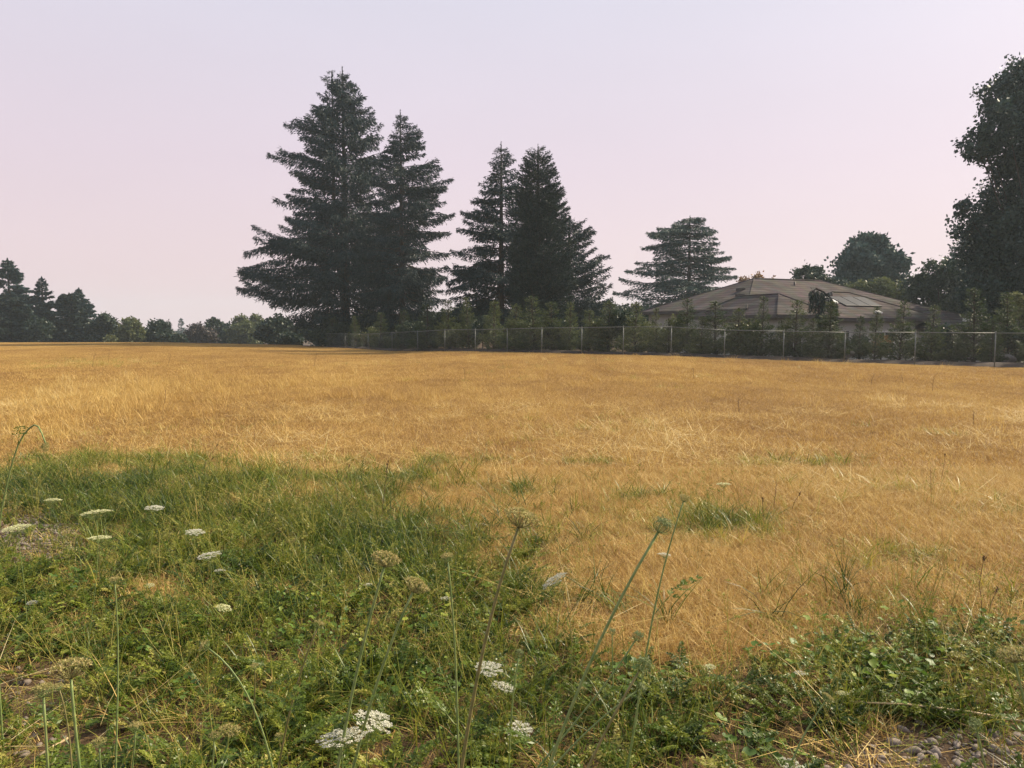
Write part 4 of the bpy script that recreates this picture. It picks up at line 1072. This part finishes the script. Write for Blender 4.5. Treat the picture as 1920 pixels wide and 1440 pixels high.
lush = np.clip(blobs(px, py, [(250, 925, 420, 60, 1), (800, 1000, 190, 80, 1), (1345, 985, 100, 28, .7)]), 0, 1)
big = rng.random(len(x)) < .25 + .6 * lush
add(x[big], y[big], 0, 6, .7, 1.15, tn[big] - .16 * lush[big]); add(x[~big], y[~big], 6, 4, .7, 1.3, tn[~big])
x, y = sample(2.6, 9, 22); px, py = topix(x, y, 0 * x)
k = rng.random(len(x)) < np.clip(blobs(px, py, [(250, 915, 420, 40, .8), (800, 1010, 170, 70, 1.2), (1150, 1120, 60, 30, .7), (1560, 1130, 120, 40, .5), (1780, 1160, 120, 30, .6), (600, 1080, 400, 160, .25)]), 0, 1); x, y = x[k], y[k]
add(x, y, 10, 4, .65, 1.05, rng.normal(-.08, .12, len(x)))
x, y = sample(9.5, 45, 5); g = greenness(x, y); k = (rng.random(len(x)) < g * 2.0) & (y < fence_depth(x, y) - .5); x, y = x[k], y[k]
add(x, y, 6, 4, 1.2, 2.0, rng.normal(.28, .08, len(x)))
P_, I_, S_, T_ = map(np.concatenate, (P_, I_, S_, T_))
scatter('green_grass', proto_collection('green_grass', green_p), P_, rots(len(P_), .16), S_, I_, T_, 'green grass growing in the weedy foreground')

# --- feathery carrot leaves
fern_p = [rosette(460 + k, 6, .07, .17) for k in range(6)] + [rosette(470 + k, 5, .04, .10) for k in range(4)] + [stalks(474 + k, 4, .08, .18, .45, .0016) for k in range(5)]
P_, I_, S_, T_ = [], [], [], []
x, y = sample(2.0, 7.5, 150); g = greenness(x, y); b = bareness(x, y); px, py = topix(x, y, 0 * x)
k = rng.random(len(x)) < g**2 * (1 - .96 * b) * np.clip(sstep(1050, 950, px) + sstep(1190, 1240, py), 0, 1) * (.15 + .85 * sstep(960, 1060, py)) * np.clip(-.35 + 2.4 * fbm(x * 2.1 + 33, y * 2.1 + 71, 3), 0, 1); x, y = x[k], y[k]
n = len(x); sm = rng.random(n) < .45
tn = (fbm(x * .9 + 14, y * .9 + 4, 3) - .45) * .7 + rng.normal(0, .08, n)
add(x[~sm], y[~sm], 0, 6, .7, 1.2, tn[~sm]); add(x[sm], y[sm], 6, 4, .8, 1.4, tn[sm])
x, y = sample(2.2, 7.5, 26); g = greenness(x, y); k = rng.random(len(x)) < (.04 + .96 * g**2) * (1 - .7 * bareness(x, y)); x, y = x[k], y[k]
add(x, y, 10, 5, .6, 1.15, rng.normal(0, .18, len(x)))
P_, I_, S_, T_ = map(np.concatenate, (P_, I_, S_, T_))
scatter('carrot_foliage', proto_collection('carrot_foliage', fern_p), P_, rots(len(P_), .2), S_, I_, T_, 'feathery wild carrot leaves carpeting the foreground')

# --- round mallow and clover leaves
mal_p = [round_leaves(480 + k, 26, .16, .018, .042, .02, .10) for k in range(4)] + [round_leaves(486 + k, 34, .12, .010, .022, .02, .09) for k in range(3)]
P_, I_, S_, T_ = [], [], [], []
x, y = sample(2.2, 5.5, 60); px, py = topix(x, y, 0 * x); b = bareness(x, y); g = greenness(x, y)
pr = blobs(px, py, [(1660, 1265, 200, 60, .75), (1480, 1330, 110, 80, .25), (1800, 1210, 140, 35, .4), (600, 1230, 500, 160, .12), (160, 1110, 200, 60, .10)])
k = rng.random(len(x)) < pr * (1 - .85 * b) * sstep(.4, .8, g); x, y = x[k], y[k]
big = rng.random(len(x)) < .5
add(x[big], y[big], 0, 4, .8, 1.2, rng.normal(0, .12, big.sum())); add(x[~big], y[~big], 4, 3, .8, 1.3, rng.normal(.05, .1, (~big).sum()))
P_, I_, S_, T_ = map(np.concatenate, (P_, I_, S_, T_))
scatter('mallow_patch', proto_collection('mallow_patch', mal_p), P_, rots(len(P_), .15), S_, I_, T_, 'round mallow and clover leaves near the bare gravel')

# --- gravel and litter on bare soil
def pebble_mesh(seed):
    import bmesh
    r = np.random.default_rng(seed); bm = bmesh.new(); bmesh.ops.create_icosphere(bm, subdivisions=2, radius=1)
    ph = r.uniform(0, 6, 4); sx, sy, sz = r.uniform(.8, 1.3), r.uniform(.7, 1), r.uniform(.4, .7)
    for v in bm.verts:
        c = v.co; q = 1 + .12 * math.sin(3 * c.x + ph[0]) + .12 * math.sin(4 * c.y + 2 * c.z + ph[1]); v.co = Vector((c.x * q * sx, c.y * q * sy, c.z * q * sz))
    me = bpy.data.meshes.new('pebble'); bm.to_mesh(me); bm.free(); me.materials.append(M['pebble'])
    me.polygons.foreach_set('use_smooth', np.ones(len(me.polygons), bool)); return me
P_, I_, S_, T_ = [], [], [], []
x, y = sample(2.2, 7.5, 1500); b = bareness(x, y); px, py = topix(x, y, 0 * x)
pr = np.clip(blobs(px, py, [(1880, 1410, 200, 44, 1.3), (1720, 1440, 200, 26, .7), (55, 1010, 95, 42, 1.0), (40, 1330, 110, 90, .22)]), 0, 1) * (.4 + b)
k = rng.random(len(x)) < pr; x, y = x[k], y[k]
s = np.exp(rng.normal(math.log(.008), .5, len(x))).clip(.003, .024)
P_ = place(x, y, 0); P_[:, 2] += s * .15
scatter('gravel', proto_collection('gravel', [pebble_mesh(k) for k in range(5)]), P_, rots(len(P_), .4), np.stack([s] * 3, -1), rng.integers(0, 5, len(x)), 0 * x, 'brown and grey gravel on the bare patches')

# ------------------------------------------------------------------ wild carrot plants
def umbel_white(seed, R, mat='petal', tilt=0):
    """flat lacy umbel: rays, umbellets of tiny florets; origin at the stem top"""
    r = np.random.default_rng(seed); P, D, Ln, W, T = [], [], [], [], []
    rays = []
    nu = 34
    for i in range(nu):
        q = R * math.sqrt((i + .5) / nu); a = i * 2.39996 + r.normal(0, .08)
        c = np.array([q * math.cos(a), q * math.sin(a), R * (.62 - .16 * (q / R)**2) + r.normal(0, R * .03)])
        rays.append(c)
        m = 15; rr_ = R * .15
        for j in range(m):
            qq = rr_ * math.sqrt((j + .3) / m); an = j * 2.4 + i
            f = c + np.array([qq * math.cos(an), qq * math.sin(an), r.normal(0, R * .018)])
            for k in range(3):
                b_ = r.random() * 6.283; P.append(f); D.append((math.cos(b_), math.sin(b_), r.normal(.1, .25))); Ln.append(R * .075); W.append(R * .03); T.append(r.random())
    V, F, TT = diamonds_flat(np.array(P), np.array(D), np.array(Ln), np.array(W), r, np.array(T))
    fl = mesh_np('florets', V, F, M[mat], TT)
    s = np.linspace(0, 1, 5)[:, None]
    paths = np.array([(1 - s)**2 * 0 + 2 * s * (1 - s) * (c * np.array([.65, .65, .3])) + s**2 * c for c in rays])
    V2, F2 = tubes_np(paths, np.full((len(rays), 5), R * .012), 3)
    return fl, mesh_np('rays', V2, F2, M['stem'])
def umbel_seed(seed, R, closed=0.0, mat='seed'):
    """umbel gone to seed: incurved rays carrying bristly seed clusters; closed=1 curls into a nest"""
    r = np.random.default_rng(seed); P, D, Ln, W, T, rays = [], [], [], [], [], []
    nu = 40
    for i in range(nu):
        u = (i + .5) / nu; a = i * 2.39996 + r.normal(0, .1)
        q = R * math.sqrt(u) * (1 - .38 * closed); 
        z = R * ((.85 - .40 * u) * (1 - closed) + closed * (1.05 - .05 * u + r.normal(0, .12)))
        bulge = R * math.sqrt(u) * (.85 + .55 * closed)
        c = np.array([q * math.cos(a), q * math.sin(a), z]); mid = np.array([bulge * math.cos(a), bulge * math.sin(a), z * .42])
        rays.append((mid, c))
        ax = nrm(c - mid)
        m = 16
        for j in range(m):
            d = nrm(r.normal(0, 1, 3) + ax * .55); P.append(c + d * R * .02); D.append(d); Ln.append(R * r.uniform(.11, .17)); W.append(R * .035); T.append(r.random())
    V, F, TT = diamonds(np.array(P), np.array(D), np.array(Ln), np.array(W), r, np.array(T))
    s = np.linspace(0, 1, 6)[:, None]
    paths = np.array([2 * s * (1 - s) * m_ + s**2 * c for m_, c in rays])
    V2, F2 = tubes_np(paths, np.full((nu, 6), R * .016), 3)
    return mesh_np('seeds', V, F, M[mat], TT), mesh_np('rays', V2, F2, M['stem'] if closed > .5 else M['stem_ripe'])
def bract_mesh(seed, R):
    r = np.random.default_rng(seed); P, D, Ln, W = [], [], [], []
    for i in range(11):
        a = i * 6.283 / 11 + r.normal(0, .15); dr = r.uniform(-.55, .25)
        d = np.array([math.cos(a), math.sin(a), dr]); L_ = R * r.uniform(.6, 1.1)
        P.append((0, 0, 0)); D.append(d); Ln.append(L_); W.append(R * .018)
        for sg in (-1, 1):
            b_ = a + sg * .55; P.append(d * L_ * .45); D.append((math.cos(b_), math.sin(b_), dr + .1)); Ln.append(L_ * .5); W.append(R * .014)
    V, F, T = diamonds_flat(np.array(P, float), np.array(D, float), np.array(Ln), np.array(W), r, r.random(len(P)))
    return mesh_np('bracts', V, F, M['fern'], T * .6 + .1)
HEADS = {}
for v in range(3):
    HEADS['white', v] = umbel_white(600 + v, 1.0); HEADS['cream', v] = umbel_white(610 + v, 1.0, 'cream')
    HEADS['seed', v] = umbel_seed(620 + v, 1.0, .12); HEADS['nest', v] = umbel_seed(630 + v, 1.0, 1.0, 'nest'); HEADS['half', v] = umbel_seed(640 + v, 1.0, .55)
BR = [bract_mesh(650 + v, 1.0) for v in range(3)]
LEAFM = []
for v in range(3):
    r_ = np.random.default_rng(660 + v); P, D, Ln, W = frond_geo(r_, 1.0, rise=.9, lw=.024, pairs=5)
    V, F, T = diamonds_flat(P, D, Ln, W, r_, np.full(len(P), .3) + r_.normal(0, .06, len(P))); LEAFM.append(mesh_np('leaf', V, F, M['fern'], T))
LABEL = {
 'white': ('wild carrot with a flat white umbel', 'wild carrots in white flower'),
 'cream': ('wild carrot with a pale cream flat umbel', 'wild carrots in cream flower'),
 'seed': ('wild carrot with an open domed seed umbel', 'wild carrots with open seed umbels'),
 'nest': ('wild carrot with a closed green nest-like head', 'wild carrots with closed heads'),
 'half': ('wild carrot with a half-closed tan head', 'wild carrots with half-closed heads')}
SIZE = {'white': .115, 'cream': .13, 'seed': .082, 'nest': .048, 'half': .050}
# head x, head y, width in photo pixels, kind, where the stem leaves view (x, y), lean of the head (radians, towards the right), own label
CARROT = [
 (984, 958, 76, 'seed', 862, 1440, .35, 'wild carrot with the tallest open domed seed umbel, on a leaning stem'),
 (785, 1088, 56, 'seed', 655, 1420, .45, None), (728, 1038, 60, 'seed', 648, 1300, .3, None), (838, 1040, 32, 'half', 856, 1440, -.1, None),
 (1245, 980, 50, 'nest', 1005, 1440, .55, 'wild carrot with a closed green head on the longest stem leaning across the dry grass'),
 (1209, 1240, 46, 'nest', 1072, 1440, .55, None), (1198, 1190, 30, 'nest', 955, 1440, .5, None), (1205, 1288, 30, 'nest', 1110, 1340, .9, None),
 (130, 1238, 78, 'seed', 165, 1440, -.1, None), (80, 1286, 50, 'half', 82, 1440, -.05, None), (108, 1284, 26, 'half', 142, 1440, -.2, None),
 (255, 1357, 32, 'half', 236, 1440, .1, None), (186, 1386, 36, 'half', 205, 1445, -.05, None), (433, 1362, 46, 'seed', 400, 1442, .2, None), (402, 1376, 30, 'half', 385, 1440, .1, None),
 (524, 1376, 22, 'half', 530, 1440, 0, None), (1895, 1216, 60, 'seed', 1925, 1330, -.25, None), (1828, 1356, 42, 'nest', 1862, 1440, -.3, None),
 (88, 838, 24, 'half', -10, 900, 1.6, 'wild carrot with a small head nodding on an arched stem above the green edge'),
 (380, 1208, 30, 'half', 505, 1440, -1.0, None), (600, 1166, 28, 'half', 545, 1290, .4, None), (214, 1084, 26, 'half', 220, 1240, 0, None), (1285, 930, 26, 'half', 1240, 1060, .3, None),
 (1094, 1290, 20, 'half', 1090, 1360, .2, None), (1555, 1305, 30, 'half', 1500, 1370, .6, None), (477, 1246, 22, 'half', 470, 1330, 0, None), (1357, 908, 26, 'cream', 1358, 1180, 0, 'single thin wild carrot with a small cream umbel in the dry field'),
 (180, 962, 54, 'cream', 170, 1100, -.15, None), (290, 953, 34, 'white', 270, 1060, .1, None), (30, 991, 48, 'cream', 50, 1100, -.1, None), (187, 1009, 42, 'cream', 190, 1240, 0, None), (100, 938, 30, 'cream', 105, 1020, 0, None),
 (366, 998, 34, 'white', 330, 1110, .1, None), (392, 1042, 44, 'white', 380, 1160, -.15, None), (412, 1070, 22, 'white', 405, 1150, 0, None), (1040, 1088, 52, 'white', 1060, 1180, -.55, None),
 (916, 1254, 54, 'white', 950, 1400, .05, None), (944, 1288, 46, 'white', 960, 1400, .25, None), (640, 1384, 92, 'white', 615, 1442, -.1, 'wild carrot with the broadest white umbel, low in the green tangle'), (700, 1352, 74, 'white', 690, 1440, .3, None),
 (972, 1368, 54, 'white', 975, 1440, .1, None), (1246, 1040, 26, 'white', 1225, 1150, .1, None), (836, 1122, 22, 'white', 835, 1210, 0, None), (420, 1140, 30, 'cream', 425, 1240, .3, None), (1480, 1432, 40, 'white', 1478, 1460, 0, None),
 (1580, 1300, 26, 'cream', 1575, 1370, 0, None), (690, 1096, 18, 'white', 680, 1180, 0, None), (280, 1098, 20, 'cream', 290, 1200, 0, None), (1148, 1182, 20, 'nest', 1150, 1290, 0, None), (975, 1222, 24, 'nest', 960, 1330, .2, None),
 (1500, 1262, 22, 'white', 1495, 1330, 0, None), (60, 1130, 20, 'white', 62, 1230, 0, None), (545, 1010, 20, 'seed', 585, 1130, -.3, None), (1700, 1300, 18, 'nest', 1695, 1370, 0, None), (1332, 1250, 20, 'cream', 1340, 1330, 0, None)]
for i, (hx, hy, wpx, kind, bx, by, lean, own) in enumerate(CARROT):
    w = SIZE[kind] * (.9 if wpx < 35 else 1.1 if wpx > 60 else 1.0)
    gd = gpoint(hx, max(hy, 700)).y
    D = min(FPX * w / wpx, gd * .93)
    w = wpx * D / FPX
    hp = at(hx, hy, D)
    q = at(bx, by, D)                      # stem passes here at about the same depth
    dirv = (q - hp); 
    g0 = tz(hp.x, D)
    kz = (g0 - hp.z) / min(dirv.z, -.02)
    if hy < 850: base = Vector((q.x - .05, D + .05, tz(q.x, D)))
    else: base = Vector((hp.x + dirv.x * (1 + (kz - 1) * .45) if kz > 1 else hp.x + dirv.x * kz, D + .06 * math.sin(i * 2.3), 0))
    base.z = tz(base.x, base.y) - .02
    lab, grp = LABEL[kind]
    if not own:
        zone = ('beside the left gravel patch' if hx < 240 and hy < 1060 else 'over the dark bare soil' if hx < 240 and hy > 1200 else 'in lush grass past the gravel' if hx < 600 and hy < 1160 else 'at the edge of the dry grass' if 1000 < hx < 1420 and hy < 1300 else
                'among the round mallow leaves' if hx > 1420 else 'in the thick of the green tangle')
        lab, grp = LABEL[kind][0] + ', ' + zone, LABEL[kind][1] + ' ' + zone
    o = thing('wild_carrot', base, own or lab, 'wildflower', None if own else grp)
    R = w / 2
    v = i % 3
    up = Vector((math.sin(lean), .12 * math.sin(i * 1.7) + (.04 if kind in ('white', 'cream') else 0), math.cos(lean))).normalized()
    # stem: leaves the ground upright-ish, passes q, meets the head along its lean
    A, B = Vector((0, 0, 0)), hp - base
    hh = B.length
    c1 = (q - base) if kz > 1.05 and hy >= 850 else Vector((0, 0, B.z * .55)) + Vector((B.x * .15, 0, 0))
    c2 = B - up * hh * .12
    top = B - up * R * (.45 if kind in ('white', 'cream') else .9)
    wp = [A, A.lerp(c1, .5) + Vector((0, 0, .04 * hh)), c1 if kz > 1.05 else A.lerp(c2, .5) + Vector((0, 0, .05 * hh)), top - up * hh * .10, top] if hy >= 850 else [A, A + Vector((0, 0, B.z * .6)), A + Vector((B.x * .35, 0, B.z * .95)), A + Vector((B.x * .7, 0, B.z * 1.06)), B]
    if hy >= 850:
        k1, k2 = Vector((B.x * .22, 0, hh * .36)), top - up * hh * .30
        if kz > 1.3: k1 = (q - base) * .62
        pts = [A * (1 - t_)**3 + k1 * (3 * t_ * (1 - t_)**2) + k2 * (3 * t_**2 * (1 - t_)) + top * t_**3 for t_ in [k / 16 for k in range(17)]]
    else:
        pts = []
        for k in range(len(wp) - 1):
            p0, p1, p2, p3 = wp[max(k - 1, 0)], wp[k], wp[k + 1], wp[min(k + 2, len(wp) - 1)]
            for s in (0, .25, .5, .75):
                pts.append(.5 * ((2 * p1) + (p2 - p0) * s + (2 * p0 - 5 * p1 + 4 * p2 - p3) * s * s + (3 * p1 - p0 - 3 * p2 + p3) * s**3))
        pts.append(wp[-1])
    b = MB(); sr = min(.0042, .0014 + .075 * R) if kind not in ('white', 'cream') else .0017
    b.tube(pts, [sr * (1.25 - .5 * k / len(pts)) for k in range(len(pts))], 6)
    link('stem', b.mesh('stem', M['stem'] if i % 5 else M['stem_ripe'], True), o)
    rq = up.to_track_quat('Z', 'Y').to_euler(); rq.rotate_axis('Z', i * 1.3)
    fl, ry = HEADS[kind, v]
    sc_ = R if kind in ('white', 'cream', 'seed') else R * .95
    h_ = link('flower_head' if kind in ('white', 'cream') else 'seed_head', fl, o, top, rq, sc_)
    link('rays', ry, h_)
    link('bracts', BR[v], o, top, rq, R * (1.3 if kind == 'nest' else 1.0))
    if D < 3.4:
        for k in range(2):
            pp = pts[5 + k * 4]
            link('leaf', LEAFM[(v + k) % 3], o, pp, (0, -.1, i * 1.9 + k * 2.6), .10 + .05 * ((i * 7 + k) % 3))

# ------------------------------------------------------------------ dry weed stalks standing in the field, one dead stem lying on the gravel
STALK = [(727, 868, 712, 1000, 'spike'), (408, 834, 368, 905, 'knob'), (399, 858, 380, 905, 'knob'), (655, 873, 645, 915, 'knob'), (632, 884, 630, 930, 'knob'), (1772, 852, 1764, 905, 'knob'), (1745, 876, 1746, 935, 'thin'),
 (1500, 925, 1480, 965, 'knob'), (1845, 1045, 1840, 1160, 'knob'), (1870, 1105, 1850, 1160, 'knob'), (1456, 900, 1450, 960, 'thin'), (1540, 1075, 1555, 1130, 'thin'), (575, 885, 570, 925, 'knob'), (1430, 935, 1432, 980, 'knob'),
 (1640, 700, 1632, 725, 'thin'), (1752, 705, 1748, 735, 'thin'), (1690, 702, 1694, 722, 'thin'), (870, 690, 872, 712, 'thin'), (320, 662, 314, 688, 'thin'), (205, 656, 203, 680, 'thin'), (180, 660, 172, 690, 'thin'), (268, 664, 258, 684, 'thin'),
 (594, 660, 588, 690, 'thin'), (310, 732, 308, 760, 'knob'), (475, 770, 477, 830, 'thin'), (1118, 672, 1117, 690, 'thin'), (1385, 745, 1386, 775, 'thin'), (1300, 690, 1301, 712, 'thin'), (1826, 770, 1826, 800, 'thin'), (1555, 860, 1545, 895, 'thin')]
for i, (tx, ty, bx, by, kd) in enumerate(STALK):
    g = gpoint(bx, by); tp = at(tx, ty, g.y)
    far = g.y > 12
    o = thing('dry_weed_stalk', g, {'spike': 'grass stalk with a slender dark seed spike above the green grass edge', 'knob': 'thin dark weed stalk topped by a small seed knob', 'thin': 'bare thin dry weed stalk standing above the grass'}[kd], 'weed', {'spike': None, 'knob': 'weed stalks with seed knobs', 'thin': 'bare weed stalks in the field'}[kd])
    b = MB(); B = tp - g; hgt = B.length
    r0 = .0022 if not far else .005
    mid = B * .5 + Vector((-.04 * hgt * math.sin(i), .03 * hgt, .03 * hgt))
    pts = [Vector((0, 0, -.02)), B * .25 + mid * .12, mid, mid * .4 + B * .62, B]
    b.tube(pts, [r0, r0, r0 * .85, r0 * .7, r0 * .6], 5)
    if kd == 'thin':
        for k in range(5):
            s = .45 + .11 * k; p = Vector((0, 0, 0)).lerp(B, s); sg = 1 if k % 2 else -1
            b.tube([p, p + Vector((sg * hgt * .07, .02, hgt * .07)), p + Vector((sg * hgt * .09, .02, hgt * .13))], [r0 * .5, r0 * .45, r0 * .3], 4)
    link('stem', b.mesh('stem', M['weed'], True), o)
    if kd != 'thin':
        n = 60 if kd == 'spike' else 26; r = np.random.default_rng(i)
        d = B.normalized(); s = r.random(n); Lh = .10 if kd == 'spike' else .02 + .0015 * g.y
        P = np.array([list(B - d * Lh * .8 + d * Lh * q) for q in s]) + r.normal(0, .002, (n, 3))
        Dv = r.normal(0, .7, (n, 3)) + np.array(list(d)); V, F, T = diamonds(P, Dv, r.uniform(.008, .018, n), r.uniform(.002, .004, n), r, r.random(n))
        link('seed_head', mesh_np('seed_head', V, F, M['weed'], T), o)
a_, c_ = gpoint(1590, 1338), gpoint(1960, 1368)
b = MB(); dd = c_ - a_
b.tube([(0, 0, .05), dd * .3 + Vector((0, 0, .06)), dd * .62 + Vector((0, .01, .045)), dd * .85 + Vector((0, 0, .03)), dd + Vector((0, 0, .02))], [.0025, .004, .0045, .005, .0045], 7)
o = thing('dead_stem', a_, 'long pale dead stem lying across the mallow at the gravel edge', 'twig'); link('stem', b.mesh('stem', M['straw'], True), o)
a_, c_ = gpoint(60, 1442), gpoint(130, 1412)
b = MB(); dd = c_ - a_; b.tube([(0, 0, .03), dd * .5 + Vector((0, 0, .05)), dd + Vector((0, 0, .06))], [.004, .005, .004], 7)
o = thing('dead_stem', a_, 'short broken straw-coloured stem on dark bare soil', 'twig'); link('stem', b.mesh('stem', M['straw'], True), o)

# ------------------------------------------------------------------ smoky air
HAZE = 0.00045
m, t, o_ = mat_new('smoke_haze')
pv = t.nodes.new('ShaderNodeVolumePrincipled')
pv.inputs['Color'].default_value = (.72, .86, .95, 1); pv.inputs['Density'].default_value = HAZE; pv.inputs['Anisotropy'].default_value = .25
t.links.new(pv.outputs[0], o_.inputs['Volume'])
b = MB(); b.box((-1010, -60, -8), (1010, 1010, 36))
tag(link('haze', b.mesh('haze', m)), 'thin wildfire smoke hanging in the air over the field', None, None, 'stuff')
